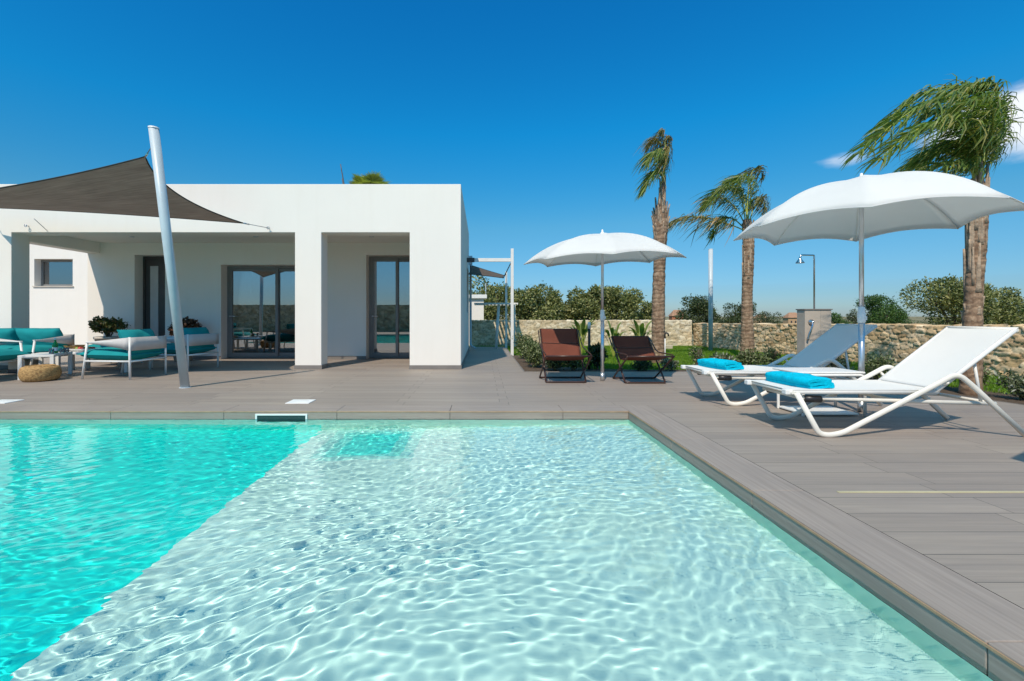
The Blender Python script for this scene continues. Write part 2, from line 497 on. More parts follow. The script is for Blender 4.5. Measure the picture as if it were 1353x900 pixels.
grad = ramp(nt, sp.outputs[2], [(0, (.20, .29, .46)), (.05, (.22, .33, .47)), (.19, (.36, .51, .54)), (.37, (.10, .65, .77)), (.57, (.11, .63, .83)), (.72, (2.6, 1.65, 1.1))])
skyc = mixc(nt, 1, hs.outputs[0], grad, 'MULTIPLY')
cl = mixc(nt, mxm.outputs[0], skyc, (4.6, 4.8, 5.1))
L(nt, cl, bg.inputs[0]); bg.inputs[1].default_value = .15

lamp = bpy.data.lights.new('sun', 'SUN'); lamp.energy = 3.0; lamp.angle = R(.53); lamp.color = (1, .885, .735)
lamp.cycles.is_caustics_light = True
sun = bpy.data.objects.new('sun', lamp); col.objects.link(sun)
SUND = (SUN_H * math.cos(ELEV) + Vector((0, 0, -math.sin(ELEV)))).normalized()
sun.rotation_euler = SUND.to_track_quat('-Z', 'Y').to_euler(); sun.location = (-6, -14, 20)

cam = bpy.data.cameras.new('camera'); camo = bpy.data.objects.new('camera', cam); col.objects.link(camo); sc.camera = camo
camo.location = (0, 0, 1.0); camo.rotation_euler = (PI / 2, 0, 0)
cam.sensor_width = 36; cam.lens = 601 / 1353 * 36
cam.shift_x = 39.5 / 1353; cam.shift_y = -32 / 1353
cam.clip_start = .05; cam.clip_end = 12000
sc.view_settings.view_transform = 'Standard'; sc.view_settings.look = 'None'; sc.view_settings.exposure = .46; sc.view_settings.gamma = 1
sc.cycles.use_denoising = True
sc.cycles.caustics_refractive = True; sc.cycles.caustics_reflective = False
sc.cycles.max_bounces = 12; sc.cycles.diffuse_bounces = 8; sc.cycles.glossy_bounces = 5
sc.cycles.transmission_bounces = 10; sc.cycles.transparent_max_bounces = 16
sc.cycles.sample_clamp_indirect = 8

def XP(px, Y): return (px - 637) / 601 * Y          # photograph column -> metres at distance Y
def ZP(py, Y): return 1 + (418 - py) / 601 * Y
rng = np.random.default_rng(11)
random.seed(5)

# ------------------------------------------------------------------ ground
def terrain_z(x, y):
    d = np.maximum(0, np.hypot(x, y - 6) - 14)
    return -.06 - 3.4 * (1 - np.exp(-d / 55.0)) + .5 * np.sin(x * .021 + 1) * np.sin(y * .017) * np.minimum(1, d / 60)
rad = np.geomspace(7.2, 9000, 68)
ang = np.linspace(0, 2 * PI, 97)[:-1]
gx = rad[:, None] * np.cos(ang) - 3.7; gy = rad[:, None] * np.sin(ang) + .65
gz = terrain_z(gx, gy)
gz = np.where((np.abs(gx + 2) < 22) & (np.abs(gy - 3) < 18), np.minimum(gz, -.08), gz)
vv = np.stack([gx, gy, gz], -1).reshape(-1, 3)
na = len(ang); fs = []
for i in range(len(rad) - 1):
    for k in range(na):
        l = (k + 1) % na
        fs.append((i * na + k, i * na + l, (i + 1) * na + l, (i + 1) * na + k))
tag(link_mesh('ground', fast_mesh('ground', vv, fs, True), M['field']), kind='structure')

# deck: five butting sheets round the pool
DK = [(-.5, 5.112), (.75, 5.112)]
d = MB()
def flat(mb, poly, z=0.0): mb.add([(x, y, z) for x, y in poly], [list(range(len(poly)))])
flat(d, [(-18, 5.112), (1.852, 5.112), (6.09, 5.112), (5.55, 8.2), (.75, 8.2), (-.4, 8.2), (-18, 8.2)])
flat(d, [(-18, 8.2), (-.4, 8.2), (.75, 8.2), (.75, 15.0), (-.4, 15.0), (-.4, 13.0), (-18, 13.0)])
flat(d, [(1.852, -9), (6.6, -9), (6.6, 2.0), (6.09, 5.112), (1.852, 5.112)])
flat(d, [(-18, -9), (-9.302, -9), (-9.302, 5.112), (-18, 5.112)])
flat(d, [(-9.302, -9), (1.852, -9), (1.852, -3.802), (-9.302, -3.802)])
tag(d.build('deck', M['deck']), kind='structure')
# deck edge upstand towards the planting
e = MB()
for a, b in (((.75, 8.2), (5.55, 8.2)), ((5.55, 8.2), (6.09, 5.112)), ((6.09, 5.112), (6.6, 2.0)), ((.75, 15), (.75, 8.2))):
    a = np.array(a); b = np.array(b); t = (b - a) / np.linalg.norm(b - a); nrm = np.array([-t[1], t[0]])
    if (a[0], a[1]) == (.75, 15): nrm = -nrm; nrm = np.array([1.0, 0])
    q = [a + nrm * .001, b + nrm * .001, b + nrm * .022, a + nrm * .022]
    v = [(p[0], p[1], z) for z in (-.12, .003) for p in q]
    e.add(v, [(0, 1, 2, 3), (7, 6, 5, 4), (0, 4, 5, 1), (1, 5, 6, 2), (2, 6, 7, 3), (3, 7, 4, 0)])
tag(e.build('deck_border', M['skirting']), kind='structure')

# coping tiles
PX0, PX1, PY0, PY1 = -9.0, 1.55, -3.5, 4.81
CZ = -.125
cp = MB(); cq = MB()
xj = [PX1] + [.856 - 1.196 * k for k in range(0, 9)] + [PX0]
for a, b in zip(xj[:-1], xj[1:]): cp.box(b + .0015, a - .0015, PY1, PY1 + .3, CZ, .001)
for a, b in zip(xj[:-1], xj[1:]): cp.box(b + .0015, a - .0015, PY0 - .3, PY0, CZ, .001)
yj = [PY1 + .3, 3.70, 2.58, 1.39, .2, -1.0, -2.2, PY0 - .3]
yj2 = [601 / 161, 601 / 230, 601 / 430]
yj = [PY1 + .3] + yj2 + [yj2[-1] - 1.2 * k for k in range(1, 4)] + [PY0 - .3]
for a, b in zip(yj[:-1], yj[1:]):
    cq.box(PX1 + .0005, PX1 + .3, b + .0015, a - .0015, CZ, .001)
    cq.box(PX0 - .3, PX0 - .0005, b + .0015, a - .0015, CZ, .001)
tag(cp.build('coping', M['coping_x'], bevel=.004), kind='structure')
tag(cq.build('coping_edge', M['coping_y'], bevel=.004), kind='structure')
# thin warm nosing line along the coping
nz = MB()
nz.box(PX1 - .004, PX1 + .0003, PY0, PY1 - .004, -.016, -.006); nz.box(PX0, PX1 - .004, PY1 - .004, PY1 - .0002, -.016, -.006)
tag(nz.build('coping_nosing', M['edge']), kind='structure')

# basin
SH, DP, SL = -.265, -.53, -.505
SX = -1.70
def fz(x): return SH + (SL - SH) * (PX1 - x) / (PX1 - SX)
b_ = MB(); w_ = MB(); dp = MB()
def quad(mb, *p): mb.add(p, [tuple(range(len(p)))])
# floor sloping up towards the right-hand wall
RX0, RX1, RY0, RY1 = -1.50, -.60, 3.86, PY1 - .002
def fq(mb, x0, x1, y0, y1): quad(mb, (x0, y0, fz(x0)), (x1, y0, fz(x1)), (x1, y1, fz(x1)), (x0, y1, fz(x0)))
fq(b_, SX, PX1, PY0, RY0); fq(b_, SX, RX0, RY0, PY1); fq(b_, RX1, PX1, RY0, PY1); fq(b_, RX0, RX1, RY1, PY1)
# walls
quad(w_, (PX1, PY0, CZ), (PX1, PY1, CZ), (PX1, PY1, SH), (PX1, PY0, SH))
quad(w_, (PX1, PY1, CZ), (SX, PY1, CZ), (SX, PY1, SL), (PX1, PY1, SH))
quad(w_, (SX, PY0, CZ), (PX1, PY0, CZ), (PX1, PY0, SH), (SX, PY0, SL))
quad(w_, (SX, PY1, CZ), (PX0, PY1, CZ), (PX0, PY1, -.32), (SX, PY1, -.32))
# deep part: shallow floor, absorption of deeper water painted in as turquoise
quad(dp, (PX0, PY0, DP), (SX, PY0, DP), (SX, PY1, DP), (PX0, PY1, DP))
quad(dp, (SX, PY0, SL), (SX, PY1, SL), (SX, PY1, DP), (SX, PY0, DP))
quad(dp, (SX, PY1, -.32), (PX0, PY1, -.32), (PX0, PY1, DP), (SX, PY1, DP))
quad(dp, (PX0, PY1, CZ), (PX0, PY0, CZ), (PX0, PY0, DP), (PX0, PY1, DP))
quad(dp, (PX0, PY0, CZ), (SX, PY0, CZ), (SX, PY0, DP), (PX0, PY0, DP))
# step well: nearly flat rings, look of depth painted in by graded turquoise
def ring(k): return [(RX0 + .11 * k, RY0 + .07 * k), (RX1 - .11 * k, RY0 + .07 * k), (RX1 - .11 * k, RY1 - .10 * k), (RX0 + .11 * k, RY1 - .10 * k)]
for k, mt in ((0, 'depth_tint1'), (1, 'depth_tint2'), (2, 'depth_tint3')):
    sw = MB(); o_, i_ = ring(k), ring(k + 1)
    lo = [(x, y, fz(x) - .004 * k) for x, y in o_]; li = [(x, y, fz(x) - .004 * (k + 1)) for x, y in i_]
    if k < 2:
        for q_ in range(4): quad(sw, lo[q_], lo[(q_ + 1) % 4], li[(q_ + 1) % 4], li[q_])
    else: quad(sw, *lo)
    o = tag(sw.build('pool_recess', M[mt]), kind='structure'); o.cycles.is_caustics_receiver = True
for mb, nm, mt in ((b_, 'pool_shelf', 'liner_shelf'), (w_, 'pool_wall', 'liner_wall'), (dp, 'pool_basin', 'deep_tint')):
    o = tag(mb.build(nm, M[mt]), kind='structure'); o.cycles.is_caustics_receiver = True

# water: one rippled sheet
WL = -.085
def axis(a, b, lo, hi, fine, coarse):
    l = list(np.arange(lo, hi, fine)) + [hi]
    x = lo
    while x > a + 1e-6:
        x = max(x - coarse, a); l.insert(0, x)
    x = hi
    while x < b - 1e-6:
        x = min(x + coarse, b); l.append(x)
    return np.array(l)
xs = axis(PX0, PX1, -5.3, PX1, .0085, .06); ys = axis(PY0, PY1, 1.15, PY1, .0085, .06)
gx, gy = np.meshgrid(xs, ys)
wr = np.random.default_rng(3)
z = np.zeros_like(gx)
wx = gx + .10 * np.sin(1.7 * gy + .9 * gx) + .05 * np.sin(3.1 * gx - 2.3 * gy + 1)
wy = gy + .08 * np.sin(1.3 * gx - 1.9 * gy + 2) + .05 * np.sin(2.7 * gx + 3.3 * gy)
NW = 130
for i in range(NW):
    lam = math.exp(wr.uniform(math.log(.042), math.log(.20)))
    th = R(112) + wr.normal(0, .75)
    k = 2 * PI / lam
    slope = .050 * (lam / .12) ** .2 / math.sqrt(NW)
    z += slope / k * math.sqrt(2) * np.sin(k * (math.cos(th) * wx + math.sin(th) * wy) + wr.uniform(0, 6.28) + .7 * np.sin(gx * wr.uniform(.4, 2.5) + gy * wr.uniform(.4, 2.5)))
calm = np.clip((SX + .35 - gx) / .7, 0, 1); calm = calm * calm * (3 - 2 * calm)
patch = .5 + .5 * np.sin(1.1 * gx + .7 * np.sin(1.3 * gy) + 2.2) * np.sin(.9 * gy - .5 * gx + .6)
z *= (.80 + .26 * patch) * (1 - .42 * calm)
ny_, nx_ = gx.shape
idx = np.arange(nx_ * ny_).reshape(ny_, nx_)
q = np.stack([idx[:-1, :-1], idx[:-1, 1:], idx[1:, 1:], idx[1:, :-1]], -1).reshape(-1, 4)
wo = tag(link_mesh('water', fast_mesh('water', np.stack([gx, gy, z + WL], -1).reshape(-1, 3), q, True), M['water']), kind='structure')
wo.cycles.is_caustics_caster = True

# pale drainage strip in the deck, skimmer lids, skimmer mouth
s = MB(); s.box(2.02, 6.4, 2.575, 2.594, -.01, .004)
tag(s.build('drain_strip', simple('brass strip', (.50, .44, .27), .5)), 'pale yellow drainage strip set flush into grey deck', 'drain')
def lid(cx, label):
    r_ = thing('skimmer_lid', label, 'skimmer lid', (cx, 5.32, .004), 0, 'white skimmer lids')
    q = MB(); q.box(-.135, .135, -.115, .115, -.006, .003); q.build('plate', M['white_plastic'], r_, bevel=.002)
    q = MB(); q.lathe([(0, .0045), (.085, .0045), (.09, .003)], n=24); q.build('rim', M['white_plastic'], r_)
lid(-2.12, 'white square lid in deck behind the pool skimmer mouth')
lid(-5.60, 'white square lid in deck in front of the wicker pouf')
sk = thing('pool_skimmer', 'white framed rectangular skimmer mouth at the waterline of the pool edge', 'skimmer', (-2.12, PY1, -.03))
q = MB()
x0, x1 = -.275, .275
q.box(x0, x1, -.012, -.001, -.018, 0); q.box(x0, x0 + .02, -.012, -.001, -.17, -.018); q.box(x1 - .02, x1, -.012, -.001, -.17, -.018)
q.build('frame', M['white_plastic'], sk, bevel=.002)
q = MB(); q.box(x0 + .02, x1 - .02, -.004, -.0012, -.17, -.018); q.build('opening', simple('skimmer throat', (.02, .05, .05), .6), sk)

# ------------------------------------------------------------------ house
H = thing('villa', 'low white flat roofed villa with deep porch behind the pool', 'house', (-5, 8.6, 0))
FY = 8.6
def hp(mb, name, mat, parent=None, bevel=0, label=None):
    par = parent or H
    o = mb.build(name, M[mat], par)
    # keep world coordinates
    off = Vector((0, 0, 0)); p_ = par
    while p_ is not None:
        off += p_.location; p_ = p_.parent
    o.location = -off
    if bevel:
        q = o.modifiers.new('bevel', 'BEVEL'); q.width = bevel; q.segments = 2; q.limit_method = 'ANGLE'; q.angle_limit = R(40)
    if label: o['label'] = label
    return o
T, OP, HB = 3.5, 2.586, 13.8
f = MB()
f.prism([(-9.45, .0), (-9.45, T), (-.4, T), (-.4, 0), (-1.37, 0), (-1.37, OP), (-3.04, OP), (-3.04, 0), (-3.54, 0), (-3.54, OP), (-8.9, OP), (-8.9, 0)], 'y', FY, FY + .35)
hp(f, 'facade', 'plaster', bevel=.008)
# back wall of the porch with three door openings
f = MB()
f.prism([(-9.2, 0), (-9.2, 2.71), (-.752, 2.71), (-.752, 0), (-1.40, 0), (-1.40, 2.43), (-2.70, 2.43), (-2.70, 0), (-3.72, 0), (-3.72, 2.20), (-6.085, 2.20), (-6.085, 0), (-7.39, 0), (-7.39, 2.43), (-8.10, 2.43), (-8.10, 0)], 'y', 10.6, 10.95)
hp(f, 'porch_wall', 'plaster', bevel=.006)
# east side wall with a window, and the remaining shell
f = MB()
f.box(-.75, -.4, FY + .352, 11.9, 0, 2.709); f.box(-.75, -.4, 13.0, HB, 0, 2.709)
f.box(-.75, -.4, 11.9, 13.0, 0, 1.1); f.box(-.75, -.4, 11.9, 13.0, 2.3, 2.709)
f.box(-8.848, -.752, HB - .35, HB, 0, 2.709)
f.box(-9.2, -8.85, 13.302, HB, 0, 2.709); f.box(-9.2, -8.85, 10.952, 13.0, 0, 2.709)
hp(f, 'side_wall', 'plaster')
f = MB(); f.box(-9.2, -.4, FY + .351, HB, 2.71, 3.32)
f.box(-.6, -.4, FY + .351, HB, 3.32, T); f.box(-9.2, -.6, HB - .2, HB, 3.32, T)
hp(f, 'roof', 'plaster')
f = MB(); f.box(-9.2, -8.9, FY + .351, 10.598, 2.47, 2.7095); hp(f, 'end_beam', 'plaster', bevel=.005)
# north-west wing with small high window
f = MB()
wx0, wx1, wz0, wz1 = -12.8, -11.7, 1.865, 2.64
f.box(-18, wx0, 13, 13.3, 0, T); f.box(wx1, -8.85, 13.0, 13.3, 0, T - .0)
f.box(wx0, wx1, 13, 13.3, 0, wz0); f.box(wx0, wx1, 13, 13.3, wz1, T)
f.box(-18, -9.21, 13.302, 17, 3.2, T - .002); f.box(-18, wx0 - .6, 13.302, 17, 0, 3.198); 
hp(f, 'wing_wall', 'plaster')
# skirting tiles
f = MB(); k = .012
for a, b in ((-9.45, -8.9), (-3.54, -3.04), (-1.37, -.4)):
    f = MB(); f.box(a - k, b + k, FY - k, FY - .0005, 0.002, .075)
    if b < -.5:
        f.box(b + .0005, b + k, FY, FY + .35, .002, .075)
    else: f.box(-.3995, -.4 + k, FY, HB, .002, .075)
    hp(f, 'skirting', 'skirting')
for a, b in ((-9.2, -8.1), (-7.39, -6.085), (-3.72, -2.70), (-1.40, -.752)):
    f = MB(); f.box(a, b, 10.6 - k, 10.5995, .002, .075); hp(f, 'skirting', 'skirting')
# downlights in the porch ceiling
for (px_, py_) in ((174, 310.8), (338, 311), (491, 310.3)):
    zc = 2.71; Y_ = 9.75
    f = MB(); f.lathe([(0, zc - .012), (.05, zc - .012), (.055, zc - .001)], c=(XP(px_, Y_), Y_, 0), n=20); hp(f, 'downlight', 'alu')

def framebox(mb, x0, x1, z0, z1, y0, y1, t, bot=None):
    bot = t if bot is None else bot
    mb.box(x0, x1, y0, y1, z1 - t, z1); mb.box(x0, x1, y0, y1, z0, z0 + bot)
    mb.box(x0, x0 + t, y0, y1, z0 + bot, z1 - t); mb.box(x1 - t, x1, y0, y1, z0 + bot, z1 - t)

def glassdoor(x0, x1, z1, split, hx):
    y0 = 10.852
    f = MB(); framebox(f, x0 + .002, x1 - .002, .012, z1 - .002, y0, y0 + .09, .055, .03)
    D_ = hp(f, 'sliding_door', 'frame')
    for a, b, yy in ((x0 + .06, split + .03, y0 - .004), (split - .03, x1 - .06, y0 + .046)):
        f = MB(); framebox(f, a, b, .045, z1 - .06, yy, yy + .045, .065, .085); hp(f, 'sash', 'frame', D_, .004)
        f = MB(); f.box(a + .066, b - .066, yy + .018, yy + .026, .131, z1 - .126); hp(f, 'pane', 'glass', D_)
    f = MB(); f.tube([(hx, y0 - .055, 1.0), (hx + .12, y0 - .055, 1.0)], .01, 8); f.box(hx - .018, hx + .018, y0 - .046, y0 - .005, .985, 1.015)
    hp(f, 'handle', 'alu', D_)
    return D_
glassdoor(-6.085, -3.72, 2.20, -4.90, -5.99)
glassdoor(-2.70, -1.40, 2.43, -2.03, -2.60)
# front door with pale vertical panel
f = MB(); framebox(f, -8.098, -7.392, .01, 2.428, 10.86, 10.93, .05, .02); FD = hp(f, 'front_door', 'door')
f = MB(); f.box(-8.046, -7.446, 10.875, 10.915, .032, 2.376); hp(f, 'door_leaf', 'door', FD)
f = MB(); f.box(-7.93, -7.74, 10.868, 10.8748, .15, 2.20); hp(f, 'door_panel', 'grey_cloth', FD, label='pale grey vertical inset panel')
f = MB(); f.tube(fillet([(-7.50, 10.874, .85), (-7.50, 10.82, .85), (-7.50, 10.82, 1.35), (-7.50, 10.874, 1.35)], .02), .012, 8); hp(f, 'handle', 'steel', FD)
# small high window in the wing
f = MB(); framebox(f, wx0 + .002, wx1 - .002, wz0 + .002, wz1 - .002, 13.2, 13.27, .06); WN = hp(f, 'window', 'frame')
f = MB(); f.box(wx0 - .03, wx1 + .03, 12.965, 13.2, wz0 - .028, wz0 - .0005); hp(f, 'sill', 'terracotta_pot', WN)
f = MB(); f.box(wx0 + .062, wx1 - .062, 13.225, 13.235, wz0 + .062, wz1 - .062); hp(f, 'pane', 'glass', WN)
f = MB(); f.box(wx0 + .062, wx1 - .062, 13.26, 13.27, wz0 + .062, wz0 + .36); hp(f, 'blind', 'grey_cloth', WN)
# side window on the east wall
f = MB()
for a, b, c_, d_ in ((11.902, 12.998, 1.102, 1.17), (11.902, 12.998, 2.23, 2.298), (11.902, 11.97, 1.17, 2.23), (12.93, 12.998, 1.17, 2.23)): f.box(-.58, -.52, a, b, c_, d_)
WN = hp(f, 'window', 'frame'); f = MB(); f.box(-.555, -.545, 11.97, 12.93, 1.17, 2.23); hp(f, 'pane', 'glass', WN)
# rooms behind the doors
f = MB()
f.box(-8.848, -.753, 10.953, HB - .352, -.02, .008); hp(f, 'interior_floor', 'skirting')
f = MB(); f.box(-3.45, -3.3, 10.953, HB - .353, .0085, 2.708); f.box(-6.6, -3.46, 13.0, 13.1, .0085, 2.708); hp(f, 'interior_wall', 'interior')
f = MB()
t_ = np.linspace(0, 1, 60); A = []
for zc in (.05, 2.3): A.append([(-4.25 + .55 * t, 11.25 + .03 * math.sin(t * 55), zc) for t in t_])
f.grid(np.array(A)); hp(f, 'curtain', 'canopy')
# eye hooks and downpipe
def hook(x, z):
    f = MB(); f.tube([(x, FY + .002, z), (x, FY - .05, z)], .007, 8)
    f.tube([(x + .022 * math.cos(a), FY - .06, z + .022 * math.sin(a)) for a in np.linspace(0, 2 * PI, 14)[:-1]], .006, 6, closed=True)
    hp(f, 'eye_hook', 'steel')
HK1 = (-4.02, FY - .06, 2.66); HK2 = (XP(38, FY), FY - .06, ZP(299, FY))
hook(-4.02, 2.66); hook(HK2[0], HK2[2])
f = MB(); f.tube(fillet([(-.345, 13.6, 2.72), (-.345, 13.6, .35), (-.345, 13.6, .12), (-.2, 13.45, .06)], .08), .035, 10); f.box(-.398, -.29, 13.54, 13.66, 2.55, 2.8); hp(f, 'downpipe', 'grey_metal')

# ------------------------------------------------------------------ shade sail and its poles
def sail(name, C, sagf, label, cat, edge=True, belly=.18, n=28):
    """C: four corners in order; edges bow inwards by sagf, the cloth is a saddle"""
    C = [np.array(c, float) for c in C]; cen = sum(C) / 4
    def edge_pt(a, b, t, s):
        p = a * (1 - t) + b * t; m_ = (a + b) / 2
        return p + (cen - m_) * s * 4 * t * (1 - t)
    U = np.linspace(0, 1, n)
    A = np.zeros((n, n, 3))
    for i, u in enumerate(U):
        for j, v in enumerate(U):
            b0, b1 = edge_pt(C[0], C[1], u, sagf), edge_pt(C[3], C[2], u, sagf)
            l0, l1 = edge_pt(C[0], C[3], v, sagf), edge_pt(C[1], C[2], v, sagf)
            bil = (1 - u) * (1 - v) * C[0] + u * (1 - v) * C[1] + u * v * C[2] + (1 - u) * v * C[3]
            A[i, j] = (1 - v) * b0 + v * b1 + (1 - u) * l0 + u * l1 - bil
            A[i, j, 2] -= belly * 16 * u * (1 - u) * v * (1 - v)
    r_ = thing(name, label, cat, tuple(cen * (1, 1, 0)))
    f = MB(); f.grid(A); f.build('cloth', M['sail'], r_, True)
    f = MB(); P = np.concatenate([A[:, 0], A[-1, 1:], A[-2::-1, -1], A[0, -2:0:-1]])
    f.tube(P, .010, 6, closed=True); f.build('hem', M['sail_edge'], r_, True)
    return r_, A
pole_b = np.array((-4.17, 6.39, 0)); pole_t = np.array((-4.13, 5.72, 3.37))
SP = thing('sail_pole', 'pale grey round pole leaning beside the dark shade sail and the pool', 'pole', tuple(pole_b))
f = MB(); f.tube([pole_b + (pole_t - pole_b) * t for t in (0, .5, 1)], .058, 24); f.build('pole', M['grey_metal'], SP, True)
f = MB(); f.lathe([(0, .004), (.075, .004), (.075, .0), ], n=24); f.build('foot_ring', M['grey_metal'], SP)
f = MB(); f.lathe([(.0605, -.012), (.0605, .004), (.0, .006)], c=tuple(pole_t), n=24); f.build('cap', M['white_plastic'], SP, True)
att = pole_b + (pole_t - pole_b) * .955
C1 = np.array((XP(192, 6.0), 6.0, ZP(207, 6.0)))
C2 = np.array((XP(322, 8.15), 8.15, ZP(295, 8.15)))
C3 = np.array((-9.2, 8.25, 2.98)); C4 = np.array((-7.7, 5.7, 2.38))
SS, A = sail('shade_sail', [C1, C2, C3, C4], .16, 'dark brown shade sail stretched from leaning pole over the porch front', 'shade sail', belly=.05)
f = MB()
for pa, pb in ((C1, att), (C2, HK1), ((XP(45, 8.3), 8.3, ZP(289, 8.3)), (XP(62, 8.598), 8.598, ZP(304.5, 8.598))), (C3, (-9.4, FY - .002, 3.1))):
    f = MB(); f.tube([pa, pb], .006, 6); f.build('tension_cord', M['cord'], SS, True)
for c_, dr in ((C1, att - C1), (C2, np.array(HK1) - C2)):
    f = MB(); dr = dr / np.linalg.norm(dr); f.tube([c_ - dr * .01, c_ + dr * .10], .013, 8); f.build('turnbuckle', M['steel'], SS, True)
p2 = thing('sail_pole', 'pale grey pole holding the low outer corner of the sail', 'pole', (-8.0, 5.3, 0))
f = MB(); f.tube([(-8.0, 5.3, 0), (-8.15, 4.9, 2.7)], .058, 20); f.build('pole', M['grey_metal'], p2, True)
f = MB(); f.lathe([(0, .004), (.075, .004), (.075, .0)], n=24); f.build('foot_ring', M['grey_metal'], p2)
f = MB(); f.tube([C4, (-8.13, 4.96, 2.5)], .006, 6); f.build('tension_cord', M['cord'], p2, True)

# ------------------------------------------------------------------ parasols
def parasol(loc, R_, apex, tilt_x, tilt_y, rot, label, base='tube', drop=.36):
    r_ = thing('parasol', label, 'parasol', loc, 0, 'white parasols on the deck')
    top = apex - .02
    f = MB(); f.tube([(0, 0, .0), (0, 0, 1.02)], .027, 18); f.tube([(0, 0, 1.02), (0, 0, top - .05)], .021, 18); f.build('pole', M['alu'], r_)
    f = MB(); f.lathe([(.028, .93), (.036, .94), (.036, 1.03), (.03, 1.045), (.03, 1.09), (.0215, 1.10)], n=20); f.box(.03, .05, -.012, .012, .96, 1.0); f.build('collar', M['white_plastic'], r_)
    Rm = Matrix.Rotation(tilt_y, 3, 'Y') @ Matrix.Rotation(tilt_x, 3, 'X')
    ap = Vector((0, 0, apex))
    def tr(p): return tuple(ap + Rm @ Vector(p))
    K = 8
    def prof(t): return -drop * (.28 * t ** 1.4 + .72 * t ** 2.9)
    nth, nr = 12, 16
    Aout = []
    for i in range(nr + 1):
        row = []
        t = i / nr
        for k in range(K):
            for j in range(nth):
                s = j / nth; a = rot + 2 * PI * (k + s) / K
                chord = math.cos(PI / K) / math.cos(2 * PI * (s - .5) / K)          # straight between ribs
                bow = 4 * s * (1 - s)
                te = t * (1 - .045 * bow * t ** 3)
                rr_ = R_ * te * chord
                zz = prof(te)
                # cloth between ribs is flat: pull it in towards the chord height
                zz -= .030 * bow * t * (1 - t) * 2
                row.append(tr((rr_ * math.cos(a), rr_ * math.sin(a), zz)))
        row.append(row[0]); Aout.append(row)
    f = MB(); f.grid(np.array(Aout)); cn = f.build('canopy', M['canopy'], r_, solid=.003)
    f = MB(); f.tube(np.array(Aout[-1][:-1]), .006, 5, closed=True); f.build('hem', M['canopy'], cn)
    for k in range(K):
        a = rot + 2 * PI * k / K
        f = MB(); f.tube([tr((R_ * t * math.cos(a), R_ * t * math.sin(a), prof(t) - .012)) for t in np.linspace(.02, .995, 14)], .0055, 6)
        f.build('rib', M['white_metal'], r_)
    f = MB(); f.lathe([(.0, .07), (.012, .065), (.016, .03), (.035, .012), (.04, -.004)], n=14)
    f.v = [tr(p) for p in f.v]; f.build('finial', M['white_plastic'], r_)
    f = MB(); f.lathe([(.022, -.05), (.05, -.055), (.05, -.10), (.03, -.12), (.028, -.28), (.0225, -.285)], c=(0, 0, apex), n=18); f.build('hub', M['white_plastic'], r_)
    if base == 'plate':
        f = MB(); f.box(-.2, .2, -.2, .2, .001, .03); f.build('base_plate', M['white_metal'], r_, bevel=.006)
    f = MB(); f.tube([(0, 0, .002), (0, 0, .12)], .033, 16); f.build('sleeve', M['alu'], r_)
    return r_
parasol((3.97, 4.76, 0), 1.19, 2.43, R(0), R(-1), R(8), 'white parasol standing between the two white loungers', 'tube', .50)
parasol((1.87, 7.07, 0), 1.23, 2.28, R(2.4), R(-1.8), R(36), 'white parasol standing between the two brown deckchairs', 'tube', .42)
parasol((4.17, 1.09, 0), 1.20, 2.28, R(0), R(0), R(10), 'white parasol whose shadow tip falls on deck in front of the near lounger', 'tube', .47)

